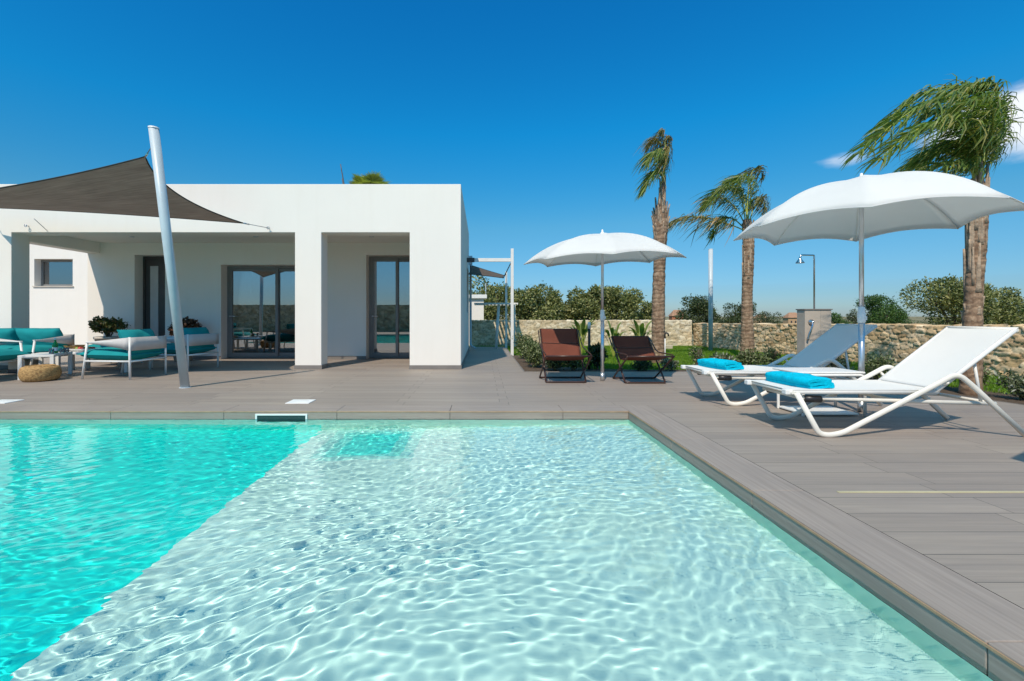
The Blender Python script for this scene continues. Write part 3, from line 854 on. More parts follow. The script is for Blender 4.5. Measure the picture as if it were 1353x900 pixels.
# ------------------------------------------------------------------ loungers
def make_lounger(loc, label):
    r_ = thing('sun_lounger', label, 'sun lounger', loc, 0, 'white sun loungers')
    W_ = .315
    for s_ in (-1, 1):
        y = s_ * W_
        pts = fillet([(.05, y, .365), (.235, y, .03), (.315, y, .016), (.43, y, .035), (1.22, y, .445), (1.375, y, .53), (1.50, y, .43), (1.94, y, .018)], .13, 8)
        f = MB(); f.tube(pts, .0225, 12, squash=(.72, 1)); f.build('side_frame', M['cream_metal'], r_)
        f = MB(); f.tube([(0.0, s_ * .272, .37), (1.26, s_ * .272, .372)], .02, 10, squash=(.8, 1.1)); f.build('seat_rail', M['white_metal'], r_)
        f = MB(); f.tube([(1.245, s_ * .272, .378), (1.905, s_ * .272, .885)], .019, 10); f.build('back_rail', M['white_metal'], r_)
        f = MB(); f.tube([(.12, s_ * .24, .315), (1.78, s_ * .24, .262)], .014, 8, squash=(.8, 1.2)); f.build('under_rail', M['cream_metal'], r_)
        f = MB(); f.tube([(1.60, s_ * .235, .63), (1.66, s_ * .235, .275)], .011, 8); f.build('back_prop', M['white_metal'], r_)
        f = MB(); f.tube([(.16, s_ * .24, .306), (.30, s_ * .24, .302)], .03, 14); f.build('roller', M['black'], r_)
        f = MB(); f.box(-.03, .03, s_ * .272 - .03, s_ * .272 + .03, .348, .392); f.build('end_cap', M['white_plastic'], r_, bevel=.008)
    for pa, pb, rr_ in (((.02, -W_, .368), (.02, W_, .368), .014), ((.12, -.24, .315), (.12, .24, .315), .014), ((.95, -.24, .288), (.95, .24, .288), .014), ((1.78, -.24, .262), (1.78, .24, .262), .014),
                        ((1.905, -.285, .885), (1.905, .285, .885), .019), ((.20, -W_, .09), (.20, W_, .09), .011), ((1.30, -W_, .455), (1.30, -.27, .42), .012), ((1.30, W_, .455), (1.30, .27, .42), .012)):
        if pa[0] == .20: continue
        f = MB(); f.tube([pa, pb], rr_, 8); f.build('cross_bar', M['cream_metal'], r_)
    A = []
    for i in range(40):
        x = 0.005 + 1.25 * i / 39
        A.append([(x, y, .388 - .012 * (1 - (y / .285) ** 2) * math.sin(PI * i / 39)) for y in np.linspace(-.288, .288, 15)])
    f = MB(); f.grid(np.array(A)); f.build('seat', M['sling'], r_, solid=.006)
    A = []
    for i in range(28):
        t = i / 27
        A.append([(1.25 + .665 * t, y, .393 + .513 * t - .012 * (1 - (y / .285) ** 2) * math.sin(PI * t)) for y in np.linspace(-.288, .288, 15)])
    f = MB(); f.grid(np.array(A)); f.build('backrest', M['sling'], r_, solid=.006)
    return r_
L1 = make_lounger((2.55, 4.075, 0), 'white sun lounger in full sun close to the pool corner')
L2 = copy_tree(L1); L2.location = (2.51, 5.385, 0); L2['label'] = 'white sun lounger with its backrest in the parasol shade'

def towel(loc, rz, label, sd):
    rs = np.random.default_rng(sd)
    # a folded ribbon, layer on layer, run along y
    path = []
    w, h = .135, .030
    lay = 3
    for i in range(lay):
        z = .016 + i * .031
        xs_ = np.linspace(-w, w, 12) if i % 2 == 0 else np.linspace(w, -w, 12)
        for x in xs_: path.append((x * (1 - .03 * i), z + .006 * math.sin(x * 20 + i)))
        if i < lay - 1:
            sx_ = 1 if i % 2 == 0 else -1
            for a in np.linspace(-PI / 2, PI / 2, 5)[1:-1]: path.append((sx_ * (w * (1 - .03 * i) + .0155 * math.cos(a)), z + .0155 + .0155 * math.sin(a)))
    P = np.array(path); T_ = np.gradient(P, axis=0); T_ /= np.linalg.norm(T_, axis=1)[:, None]
    Nn = np.stack([-T_[:, 1], T_[:, 0]], -1); th = .0135
    loop = np.concatenate([P + Nn * th, (P - Nn * th)[::-1]])
    ys_ = np.linspace(-.26, .26, 27)
    A = []
    for y in ys_:
        e_ = abs(y) / .26
        sq = .93 - .16 * e_ ** 4
        wob = .006 * math.sin(y * 23 + sd) + .004 * math.sin(y * 51)
        puff = 1 + .22 * math.cos(y / .26 * 1.3) + .05 * math.sin(y * 31 + sd)
        A.append([(x * sq + wob * (z_ / .08) + .03 * y * (z_ > .03), y, z_ * puff * .86) for x, z_ in loop])
    A = np.array(A); A = np.concatenate([A, A[:, :1]], 1)
    f = MB(); f.grid(A)
    n_ = len(loop); half = n_ // 2
    for row in (A[0], A[-1]):
        b = len(f.v); f.v.extend([tuple(p) for p in row[:-1]])
        for i in range(half - 1): f.f.append([b + i, b + i + 1, b + n_ - 2 - i, b + n_ - 1 - i]); f.sm.append(False)
    o = f.build('beach_towel', M['towel']); o.location = loc; o.rotation_euler = (0, 0, rz)
    tag(o, label, 'towel', 'folded turquoise towels')
towel((2.83, 4.085, .388), R(6), 'folded turquoise towel on the lounger in full sun', 1)
towel((2.83, 5.42, .388), R(9), 'folded turquoise towel on the lounger shaded by the parasol', 4)

# low side table between them
st = thing('side_table', 'low white tubular side table between the two loungers', 'table', (3.49, 4.74, 0))
f = MB(); f.box(-.34, .34, -.2, .2, .425, .445); f.build('table_top', M['white_metal'], st, bevel=.008)
for s_ in (-1, 1):
    f = MB(); f.tube(fillet([(-.28, s_ * .19, .0), (-.28, s_ * .19, 0.015), (-.28, s_ * .19, .41), (.34, s_ * .19, .41), (.34, s_ * .19, .0)], .06), .014, 10); f.build('leg', M['white_metal'], st)
f = MB(); f.box(-.28, .27, -.2, .2, .012, .03); f.build('lower_shelf', M['white_metal'], st, bevel=.004)

# ------------------------------------------------------------------ brown deckchairs
def make_deckchair(loc, back, label):
    r_ = thing('deckchair', label, 'deckchair', loc, 0, 'brown folding deckchairs')
    hw = .30
    by, bz = back
    crease = (.30, .335)
    for s_ in (-1, 1):
        x = s_ * hw
        f = MB(); f.tube(fillet([(x, 0, .015), (x * 1.0, by * .55, bz * .52), (x, by, bz)], .1), .0135, 10); f.build('long_leg', M['brown_metal'], r_)
        x2 = s_ * (hw + .032)
        f = MB(); f.tube([(x2, .50, .015), (x2, -.23, .42)], .0135, 10); f.build('short_leg', M['brown_metal'], r_)
        f = MB(); f.tube(fillet([(x2, by + .02, bz - .02), (x2, by * .60, bz * .66), (x2, -.20, .44)], .12), .009, 8); f.build('arm', M['brown_metal'], r_)
        f = MB(); f.lathe([(0, -.018), (.018, -.018), (.018, .018), (0, .018)], n=12)
        f.v = [(s_ * (hw + .016) + p[2], .135 + p[0], .20 + p[1]) for p in f.v]; f.build('pivot', M['black'], r_)
    f = MB(); f.tube(fillet([(-hw, 0, .015), (-hw + .02, -.03, .014), (hw - .02, -.03, .014), (hw, 0, .015)], .03), .0135, 10)
    f.tube([(-hw - .032, .50, .015), (hw + .032, .50, .015)], .0135, 10); f.build('foot_bar', M['brown_metal'], r_)
    f = MB(); f.tube([(-hw - .04, -.235, .42), (hw + .04, -.235, .42)], .0135, 10); f.tube([(-hw, by, bz), (hw, by, bz)], .0135, 10); f.build('cross_bar', M['brown_metal'], r_)
    prof = catmull([(by - .012, bz + .012), (by * .80 + .02, bz * .80 + .0), ((by + crease[0]) * .5 - .02, (bz + crease[1]) * .5 - .02), (crease[0] - .02, crease[1]), (.02, .372), (-.225, .432)], 7)
    A = [[(x, p[0], p[1] - .012 * (1 - (x / hw) ** 2)) for x in np.linspace(-hw + .012, hw - .012, 15)] for p in prof]
    f = MB(); f.grid(np.array(A)); sl = f.build('sling', M['brown_sling'], r_, solid=.005)
    i_ = 12
    f = MB(); f.tube(np.array(A[i_]) + np.array((0, -.006, .004)), .006, 5); f.build('seam', M['brown_metal'], sl)
    return r_
make_deckchair((1.26, 6.84, 0), (.66, .785), 'upright brown deckchair with sunlit back beside the parasol pole')
make_deckchair((2.43, 6.78, 0), (.70, .665), 'reclined brown deckchair with its back wholly in shade')

# ------------------------------------------------------------------ lounge set
def cushion(lx, ly, lz, sd, n=22, e=3.2):
    rs = np.random.default_rng(sd)
    u = np.linspace(-1, 1, n)
    f = MB()
    ph = rs.uniform(0, 6, 6)
    for sgn in (1, -1):
        A = np.zeros((n, n, 3))
        for i, a in enumerate(u):
            for j, b in enumerate(u):
                hh = (max(0, 1 - abs(a) ** e) * max(0, 1 - abs(b) ** e)) ** .5
                wr_ = .05 * math.sin(7 * a + ph[0] + 2 * b) * math.sin(5 * b + ph[1]) + .03 * math.sin(13 * a * b + ph[2])
                pin = 1 - .04 * (1 - abs(b) ** 2)
                pin2 = 1 - .04 * (1 - abs(a) ** 2)
                A[i, j] = (a * lx / 2 * pin, b * ly / 2 * pin2, sgn * lz / 2 * (hh * (1 + wr_)) )
        f.grid(A, flip=(sgn < 0))
        if sgn == 1:
            edge = np.concatenate([A[:, 0], A[-1, 1:], A[-2::-1, -1], A[0, -2:0:-1]])
    return f, edge

def put_cushion(name, par, dims, loc, rot, sd):
    f, edge = cushion(*dims, sd)
    o = f.build(name, M['teal'], par); o.location = loc; o.rotation_euler = rot
    g_ = MB(); g_.tube(edge, .007, 6, closed=True); g_.build('piping', M['teal'], o)
    return o

def lounge(name, width, ncush, label, cat, loc, rz, group, seed):
    """seat facing local +x, origin at floor centre"""
    r_ = thing(name, label, cat, loc, rz, group)
    hw = width / 2
    xr, xf = -.40, .42
    for s_ in (-1, 1):
        y = s_ * hw
        f = MB(); f.tube([(xr, y, 0), (xr + .01, y, .67)], .017, 10); f.build('rear_leg', M['white_metal'], r_)
        f = MB(); f.tube([(xf, y, 0), (xf - .09, y, .585)], .017, 10); f.build('front_leg', M['white_metal'], r_)
        f = MB(); f.tube([(xf - .04, y, .287), (xr, y, .287)], .015, 8); f.build('side_rail', M['white_metal'], r_)
        f = MB(); f.obox(((xf - .09 + xr + .3) / 2, y, .592), ((xf - .09 - xr - .3) / 2 + .02, 0, -.004), (0, .02, 0), (0, 0, .008)); f.build('armrest', M['white_metal'], r_, bevel=.004)
        A = []
        for t in np.linspace(0, 1, 10):
            x = xr + .01 + (xf - .10 - xr) * t
            A.append([(x, y + s_ * .014, .665 - .075 * t), (x, y + s_ * .014, .46 + .115 * t ** .8)])
        f = MB(); f.grid(np.array(A)); f.build('side_strap', M['grey_cloth'], r_, solid=.008)
    f = MB()
    for x in (xf - .04, xr): f.tube([(x, -hw, .287), (x, hw, .287)], .015, 8)
    for y in np.linspace(-hw, hw, 2 + 2 * ncush)[1:-1]: f.box(xr, xf - .04, y - .03, y + .03, .283, .291)
    f.build('seat_frame', M['white_metal'], r_)
    A = [[(xr - .012, y, z) for z in (.455, .665)] for y in np.linspace(-hw, hw, 8)]
    f = MB(); f.grid(np.array(A)); f.build('back_strap', M['grey_cloth'], r_, solid=.008)
    cw = (width - .04) / ncush
    for i in range(ncush):
        yc = -hw + .02 + cw * (i + .5)
        put_cushion('seat_cushion', r_, (.90, cw + .05, .21), (.06, yc, .385), (0, R(-1), 0), seed + i)
        put_cushion('back_cushion', r_, (.44, cw - .0, .23), (xr + .15, yc, .585), (0, R(-64), R(2 * (-1) ** i)), seed + 10 + i)
    return r_
GL = 'white framed lounge chairs with teal cushions'
lounge('lounge_chair', .72, 1, 'teal cushioned white chair seen from behind next to the leaning pole', 'lounge chair', (-5.91, 7.555, 0), R(175), GL, 1)
lounge('lounge_chair', .72, 1, 'teal cushioned white chair partly hidden behind the leaning pole', 'lounge chair', (-5.69, 8.73, 0), R(169), GL, 5)
lounge('lounge_chair', .72, 1, 'teal cushioned white chair facing the low table, cut off by picture edge', 'lounge chair', (-7.90, 7.10, 0), R(-6), GL, 8)
lounge('lounge_sofa', 1.76, 2, 'white framed two seat sofa with plump teal cushions', 'sofa', (-8.52, 8.12, 0), R(-91), None, 20)
ot = thing('ottoman', 'low white ottoman with teal cushion beside the sofa', 'ottoman', (-7.55, 9.35, 0))
f = MB(); f.box(-.36, .36, -.34, .34, .27, .30); f.build('seat_frame', M['white_metal'], ot, bevel=.005)
for x in (-.33, .33):
    for y in (-.31, .31):
        f = MB(); f.tube([(x, y, 0), (x, y, .27)], .017, 8); f.build('leg', M['white_metal'], ot)
put_cushion('seat_cushion', ot, (.74, .70, .17), (0, 0, .383), (0, 0, 0), 33)

def low_table(loc, rz, lx, ly, h, label):
    r_ = thing('coffee_table', label, 'coffee table', loc, rz, 'low white coffee tables')
    f = MB(); f.box(-lx / 2, lx / 2, -ly / 2, ly / 2, h - .035, h); f.build('table_top', M['white_metal'], r_, bevel=.004)
    for sx in (-1, 1):
        for sy in (-1, 1):
            x = sx * (lx / 2 - .026); y = sy * (ly / 2 - .026)
            f = MB(); f.box(x - .025, x + .025, y - .025, y + .025, 0, h - .0355); f.build('leg', M['white_metal'], r_, bevel=.003)
    return r_
low_table((-7.20, 7.52, 0), math.atan2(.65, -.28), .71, .44, .385, 'small white table with a green bottle beside the wicker pouf')
low_table((-6.95, 8.42, 0), R(4), 1.2, .72, .36, 'longer white table carrying a fruit platter behind the small table')

# bottle, glasses, fruit
bt = thing('bottle', 'green glass bottle with white label and cap on small table', 'bottle', (XP(73, 7.62), 7.62, .385))
f = MB(); f.lathe([(0, .002), (.036, .002), (.038, .02), (.038, .13), (.030, .16), (.015, .19), (.0145, .232)], n=20); f.build('body', M['green_glass'], bt)
f = MB(); f.lathe([(.0386, .035), (.0386, .095)], n=20); f.build('paper_label', M['white_plastic'], bt)
f = MB(); f.lathe([(.0165, .225), (.0165, .255), (0, .256)], n=14); f.build('cap', M['white_plastic'], bt)
def tumbler(x, y, label):
    f = MB(); f.lathe([(0, .001), (.03, .001), (.036, .085), (.033, .085), (.028, .008), (0, .008)], n=18)
    o = f.build('tumbler', M['clear_glass']); o.location = (x, y, .3851); tag(o, label, 'glass', 'clear drinking glasses')
tumbler(XP(82, 7.66), 7.66, 'clear tumbler standing close to the green bottle')
tumbler(XP(88, 7.72), 7.72, 'clear tumbler on table end away from the green bottle')
tumbler(XP(68, 7.45), 7.45, 'clear tumbler in front of the green bottle')
f = MB(); f.lathe([(0, .004), (.16, .006), (.23, .045), (.235, .05), (.225, .05), (.155, .014), (0, .012)], n=28)
pl = f.build('platter', M['ceramic']); pl.location = (XP(112, 8.4), 8.4, .3602); pl.scale = (1.5, .8, 1); tag(pl, 'long white platter of fruit on the longer table', 'platter')
k = 0
for i in range(14):
    a = rng.uniform(0, 6.28); r0 = math.sqrt(rng.uniform(0, 1)) * .15
    f = MB(); s_ = rng.uniform(.028, .038)
    f.lathe([(0, -s_ * .9), (s_ * .6, -s_ * .7), (s_, 0), (s_ * .75, s_ * .65), (s_ * .2, s_ * .85), (0, s_ * .72)], n=12)
    o = f.build('fruit', M[['fruit_red', 'fruit_red', 'fruit_orange', 'fruit_green'][i % 4]])
    o.location = (pl.location.x + r0 * 1.5 * math.cos(a), pl.location.y + r0 * .7 * math.sin(a), .375 + s_ * .9)
    tag(o, ['small round red fruit heaped on the white platter', 'small round red fruit heaped on the white platter', 'small orange fruit heaped on the white platter', 'small green fruit heaped on the white platter'][i % 4], 'fruit', 'fruit heaped on the white platter')
f = MB(); f.lathe([(0, .002), (.10, .002), (.155, .09), (.16, .10), (.148, .10), (.095, .016), (0, .016)], n=24)
o = f.build('bowl', M['wicker']); o.location = (XP(98, 8.5), 8.5, .3602); tag(o, 'small woven bowl of snacks on the longer table', 'bowl')

# wicker pouf
pf = thing('wicker_pouf', 'round low brown wicker pouf on deck by the small table', 'pouf', (XP(45, 6.98), 7.08, 0))
f = MB()
pr = [(0, .002), (.17, .002), (.215, .02), (.238, .065), (.245, .11), (.24, .17), (.218, .215), (.17, .228), (.10, .222), (0, .216)]
pp = catmull([(r, 0, z) for r, z in pr], 4)
A = []
for i, p in enumerate(pp):
    A.append([((p[0] + .006 * math.sin(j * PI + i * PI) * (p[0] > .1)) * math.cos(2 * PI * j / 72), (p[0] + .006 * math.sin(j * PI + i * PI) * (p[0] > .1)) * math.sin(2 * PI * j / 72), p[2]) for j in range(73)])
f.grid(np.array(A)); f.build('woven_body', M['wicker'], pf)
f = MB(); f.tube([(.17 * math.cos(a), .17 * math.sin(a), .230) for a in np.linspace(0, 2 * PI, 40)[:-1]], .009, 6, closed=True); f.build('rim', M['wicker'], pf)
# beige storage box under the sofa
bx = thing('storage_box', 'beige canvas box with dark base under the sofa', 'box', (XP(32, 8.15), 8.15, 0))
f = MB(); f.box(-.15, .15, -.14, .14, .06, .22); f.build('body', M['beige_box'], bx, bevel=.012)
f = MB(); f.box(-.155, .155, -.145, .145, .002, .06); f.build('base', M['black'], bx, bevel=.006)

# ------------------------------------------------------------------ foliage
def leaf_mesh(P, D, Nn, ln, wd):
    """rhombic, slightly folded leaves. P base, D direction, Nn normal, ln length, wd width"""
    D = D / np.linalg.norm(D, axis=1)[:, None]
    S = np.cross(D, Nn); S /= np.linalg.norm(S, axis=1)[:, None] + 1e-9
    U = np.cross(S, D)
    ln = np.asarray(ln)[:, None]; wd = np.asarray(wd)[:, None]
    a = P; b = P + D * ln * .45 + S * wd * .5 + U * wd * .12; c = P + D * ln; d_ = P + D * ln * .45 - S * wd * .5 + U * wd * .12
    V = np.stack([a, b, c, d_], 1).reshape(-1, 3)
    n = len(P); F = np.arange(n * 4).reshape(n, 4)
    return V, F

def crown_points(lobes, n, r, shell=.55, gap=.5):
    C = np.array([l[0] for l in lobes], float); Rr = np.array([l[1] for l in lobes], float)
    w = Rr.prod(1) ** .67; w /= w.sum()
    ph = r.uniform(0, 6.28, (6,)); fr = r.uniform(.9, 2.2, (6, 3)) * 2.0 / max(.3, Rr.mean())
    out = []; od = []
    tot = 0
    while tot < n:
        k = r.choice(len(lobes), n, p=w)
        d = r.normal(size=(n, 3)); d /= np.linalg.norm(d, axis=1)[:, None]
        u = shell + (1 - shell) * r.uniform(0, 1, n) ** .6
        u = np.where(r.uniform(size=n) < .14, u * r.uniform(1.05, 1.35, n), u)
        p = C[k] + d * Rr[k] * u[:, None]
        q = sum(np.sin(p @ fr[i] + ph[i]) for i in range(6)) / 6
        keep = q > r.uniform(-.9, gap - .35, n)
        out.append(p[keep]); od.append(d[keep]); tot += keep.sum()
    return np.concatenate(out)[:n], np.concatenate(od)[:n]

def foliage(name, lobes, n, size, mat, parent, r, aspect=.5, up=.3, out=.6, gap=.5, shell=.5):
    P, d = crown_points(lobes, n, r, shell, gap)
    D = r.normal(size=(n, 3)) + d * out + np.array((0, 0, up))
    Nn = r.normal(size=(n, 3)) * .8 + d * .9 + np.array((0, 0, .4))
    ln = size * r.uniform(.6, 1.35, n)
    V, F = leaf_mesh(P, D, Nn, ln, ln * aspect)
    return link_mesh(name, fast_mesh(name, V, F), M[mat], parent)

def tree(loc, w, h, n, leaf, mat, label, group, r, trunk_h=.25, nl=7, name='tree', cat='tree', aspect=.5):
    t_ = thing(name, label, cat, loc, 0, group)
    lobes = []
    for i in range(nl):
        a = 2 * PI * i / nl + r.uniform(-.4, .4); rr_ = w * .5 * r.uniform(.25, .62)
        s = w * r.uniform(.11, .27)
        lobes.append(((rr_ * math.cos(a), rr_ * math.sin(a) * .8, h * r.uniform(.38, .82)), (s, s, min(s * .85, h * .26))))
    for i in range(4):
        s = w * r.uniform(.07, .20)
        lobes.append(((w * r.uniform(-.34, .34), w * r.uniform(-.2, .2), h - min(s * .8, h * .3) * r.uniform(.75, 2.2)), (s, s, min(s * .8, h * .3))))
    lobes.append(((w * r.uniform(-.08, .08), 0, h * .46), (w * .34, w * .34, h * .30)))
    foliage('crown', lobes, n, leaf, mat, t_, r, aspect, gap=.85)
    f = MB(); th = h * trunk_h
    f.tube(catmull([(0, 0, -.3), (.03 * w, 0, th * .6), (0, .02 * w, th * 1.3), (.02 * w, 0, h * .62)], 4), np.linspace(w * .045, w * .012, 13), 8)
    for l in lobes[:nl]:
        c = np.array(l[0]); f.tube(catmull([(0, 0, th * .8), c * (.45, .45, .75), c], 4), np.linspace(w * .024, w * .006, 9), 6)
    f.build('trunk', M['trunk'], t_)
    return t_

def shrub(loc, w, h, n, leaf, mat, label, r, group='shrubs in the planting bed', aspect=.42, nl=4, name='shrub'):
    t_ = thing(name, label, 'shrub', loc, 0, group)
    lobes = [((r.uniform(-.25, .25) * w, r.uniform(-.25, .25) * w, h * r.uniform(.4, .68)), (w * .28, w * .26, h * .32)) for _ in range(nl)]
    lobes.append(((0, 0, h * .42), (w * .36, w * .33, h * .40)))
    foliage('leaves', lobes, n, leaf, mat, t_, r, aspect, up=.7, out=.5, shell=.25, gap=.35)
    f = MB()
    for i in range(7):
        a = r.uniform(0, 6.28); q_ = w * .3
        f.tube(catmull([(0, 0, -.05), (q_ * .4 * math.cos(a), q_ * .4 * math.sin(a), h * .4), (q_ * math.cos(a), q_ * math.sin(a), h * .8)], 3), np.linspace(.012, .004, 7), 5)
    f.build('stem', M['trunk'], t_)
    return t_

# --- lawn and beds
lw = MB(); flat(lw, [(.772, 8.222), (5.57, 8.222), (6.11, 5.13), (6.62, 2.0), (9.8, 2.0), (9.08, 6.5), (7.25, 15.75), (-.38, 15.75), (-.38, 15.03), (.772, 15.03)], -.03)
tag(lw.build('lawn', M['lawn']), kind='structure')
bd = MB()
flat(bd, [(.775, 8.225), (3.0, 8.225), (5.56, 8.225), (5.56, 8.75), (3.0, 8.7), (1.95, 9.1), (1.6, 11.9), (.775, 11.9)], -.024)
flat(bd, [(5.57, 8.3), (6.12, 5.15), (6.64, 2.0), (7.3, 2.0), (7.2, 5.4), (6.5, 8.2), (5.9, 8.8)], -.024)
tag(bd.build('soil', M['soil']), kind='structure')
gr_ = np.random.default_rng(8)
def in_lawn(x, y):
    right = 9.0 - (y - 6.5) * .188
    left = np.where(y > 15.03, -.3, np.where(y > 11.9, .80, np.where(y > 9.1, .80 + .55 + (11.9 - y) * .1, np.where(y > 8.75, 1.95, 99))))
    left2 = np.where(y < 8.75, 7.0 - .2 * (y - 5.4), left)
    return (x > left2) & (x < right)
ng = 190000
y_ = 5.2 + 10.4 * gr_.uniform(0, 1, ng) ** 1.0; x_ = gr_.uniform(-.3, 9.1, ng)
k_ = in_lawn(x_, y_); x_, y_ = x_[k_], y_[k_]; n_ = len(x_)
P = np.stack([x_, y_, np.full(n_, -.03)], -1); D = np.stack([gr_.normal(0, .35, n_), gr_.normal(0, .35, n_), np.ones(n_)], -1); D /= np.linalg.norm(D, axis=1)[:, None]
S = np.stack([np.cos(a_ := gr_.uniform(0, 6.28, n_)), np.sin(a_), np.zeros(n_)], -1)
hgt = gr_.uniform(.025, .06, n_)[:, None]
V = np.stack([P - S * .006, P + S * .006, P + D * hgt], 1).reshape(-1, 3)
tag(link_mesh('grass', fast_mesh('grass', V, np.arange(n_ * 3).reshape(n_, 3)), M['grass']), 'short bright green lawn grass below the stone wall', 'grass', kind='stuff')

# --- shrubs: (px, Y, width, height, n, leaf, material, label)
SG = 'shrubs in the planting bed'
r = np.random.default_rng(21)
for (X, Y, w, h, n, lf, mt, lb) in (
    (1.02, 10.9, .55, .62, 1500, .055, 'shrub', 'grey green shrub against the white pergola post'),
    (1.10, 10.0, .6, .55, 1700, .055, 'shrub', 'grey green shrub halfway along the side path'),
    (1.08, 9.1, .66, .56, 2000, .055, 'shrub', 'full grey green shrub on the path corner behind sunlit deckchair'),
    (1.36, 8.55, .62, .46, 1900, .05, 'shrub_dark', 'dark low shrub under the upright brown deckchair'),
    (1.75, 8.65, .5, .36, 1200, .05, 'shrub', 'small low shrub between sunlit deckchair and path light'),
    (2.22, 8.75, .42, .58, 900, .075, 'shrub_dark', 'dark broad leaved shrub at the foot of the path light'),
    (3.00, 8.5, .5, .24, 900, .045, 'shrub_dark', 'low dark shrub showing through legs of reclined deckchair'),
    (3.52, 8.5, .42, .26, 900, .045, 'shrub_flower', 'low silvery shrub with white flowers beside reclined deckchair'),
    (4.02, 8.5, .26, .52, 420, .05, 'shrub', 'thin young sapling shrub on lawn edge beyond the flowers'),
    (4.55, 8.5, .55, .38, 1100, .055, 'shrub_flower', 'silvery shrub behind the shaded lounger foot'),
    (5.05, 8.55, .62, .42, 1300, .055, 'shrub', 'mid green shrub in front of the windblown middle palm'),
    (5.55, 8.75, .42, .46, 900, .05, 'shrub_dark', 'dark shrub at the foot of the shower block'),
    (6.15, 7.9, .5, .4, 1100, .05, 'shrub_flower', 'silvery shrub behind the shaded lounger backrest'),
    (6.28, 7.25, .5, .46, 1200, .05, 'shrub', 'leafy green shrub behind the lounger parasol pole'),
    (6.42, 6.6, .46, .38, 1000, .05, 'shrub', 'green shrub seen under the sunlit backrest'),
    (6.62, 6.1, .46, .46, 1000, .05, 'shrub', 'green shrub against the big palm trunk'),
    (6.60, 5.55, .44, .36, 900, .05, 'shrub_flower', 'silvery flowering shrub in front of the rough stone wall'),
    (6.72, 5.15, .42, .40, 1000, .05, 'shrub', 'bright shrub at the deck edge beyond the lounger end'),
    (6.95, 4.75, .5, .5, 1300, .05, 'shrub', 'full green shrub cut off by the picture edge'),
):
    shrub((X, Y, -.03), w, h, n, lf, mt, lb, r)

# --- strelitzia-like plants behind the deckchairs
def broadleaf(loc, h, nl, label, r):
    t_ = thing('broadleaf_plant', label, 'plant', loc, 0, 'broad leaved plants on the lawn')
    V = []; F = []
    st_ = MB()
    for i in range(nl):
        a = 2 * PI * i / nl + r.uniform(-.3, .3); lean = r.uniform(.12, .55)
        L_ = h * r.uniform(.8, 1.1)
        dx, dy = math.cos(a) * lean, math.sin(a) * lean
        pts = catmull([(0, 0, 0), (dx * L_ * .25, dy * L_ * .25, L_ * .45), (dx * L_ * .65, dy * L_ * .65, L_ * .85), (dx * L_ * 1.25, dy * L_ * 1.25, L_ * r.uniform(.85, 1.15))], 5)
        st_.tube(pts[:9], np.linspace(.014, .007, 9), 5)
        side = np.array((-math.sin(a), math.cos(a), 0.0))
        bl = pts[7:]; m_ = len(bl)
        b = len(V)
        for j, p in enumerate(bl):
            wd = .05 * math.sin(PI * min(1, (j + .35) / (m_ - .4))) ** .7 * h / .8 if j < m_ - 1 else .004
            V += [p + side * wd + np.array((0, 0, .03 * wd / .08)), p, p - side * wd + np.array((0, 0, .03 * wd / .08))]
        for j in range(m_ - 1):
            q_ = b + j * 3; F += [(q_, q_ + 1, q_ + 4, q_ + 3), (q_ + 1, q_ + 2, q_ + 5, q_ + 4)]
    st_.build('stem', M['rachis'], t_)
    link_mesh('leaves', fast_mesh('leaves', V, F), M['strel'], t_)
broadleaf((XP(768, 11.6), 11.6, -.03), .88, 15, 'broad leaved plant behind the upright deckchair and path light', r)
broadleaf((XP(811, 11.2), 11.2, -.03), .80, 13, 'broad leaved plant beside the deckchair parasol pole', r)
broadleaf((XP(846, 11.4), 11.4, -.03), .82, 14, 'broad leaved plant close to the tall thin palm trunk', r)

# --- potted jade plants in the porch
def potted(px_, Y, mat, label, zt):
    t_ = thing('potted_plant', label, 'potted plant', (XP(px_, Y), Y, 0), 0, 'potted plants by the porch wall')
    f = MB(); f.lathe([(0, .002), (.17, .002), (.235, .50), (.255, .50), (.255, .55), (.225, .55), (.215, .48), (0, .47)], n=28); f.build('pot', M['terracotta_pot'], t_)
    rr_ = np.random.default_rng(int(px_))
    lobes = [((rr_.uniform(-.2, .2), rr_.uniform(-.15, .15), rr_.uniform(.68, zt - .12)), (.17, .17, .12)) for _ in range(9)]
    foliage('leaves', lobes, 1700, .06, mat, t_, rr_, .75, up=.3, out=.8, shell=.4, gap=.3)
    f = MB()
    for l in lobes: f.tube(catmull([(0, 0, .46), np.array(l[0]) * (.5, .5, .85), l[0]], 3), np.linspace(.02, .008, 7), 6)
    f.build('stem', M['trunk'], t_)
potted(143, 10.1, 'jade', 'potted dark green jade plant by the sunlit porch wall end', .98)
potted(242, 10.15, 'jade_red', 'potted reddish jade plant behind the leaning pole', .95)

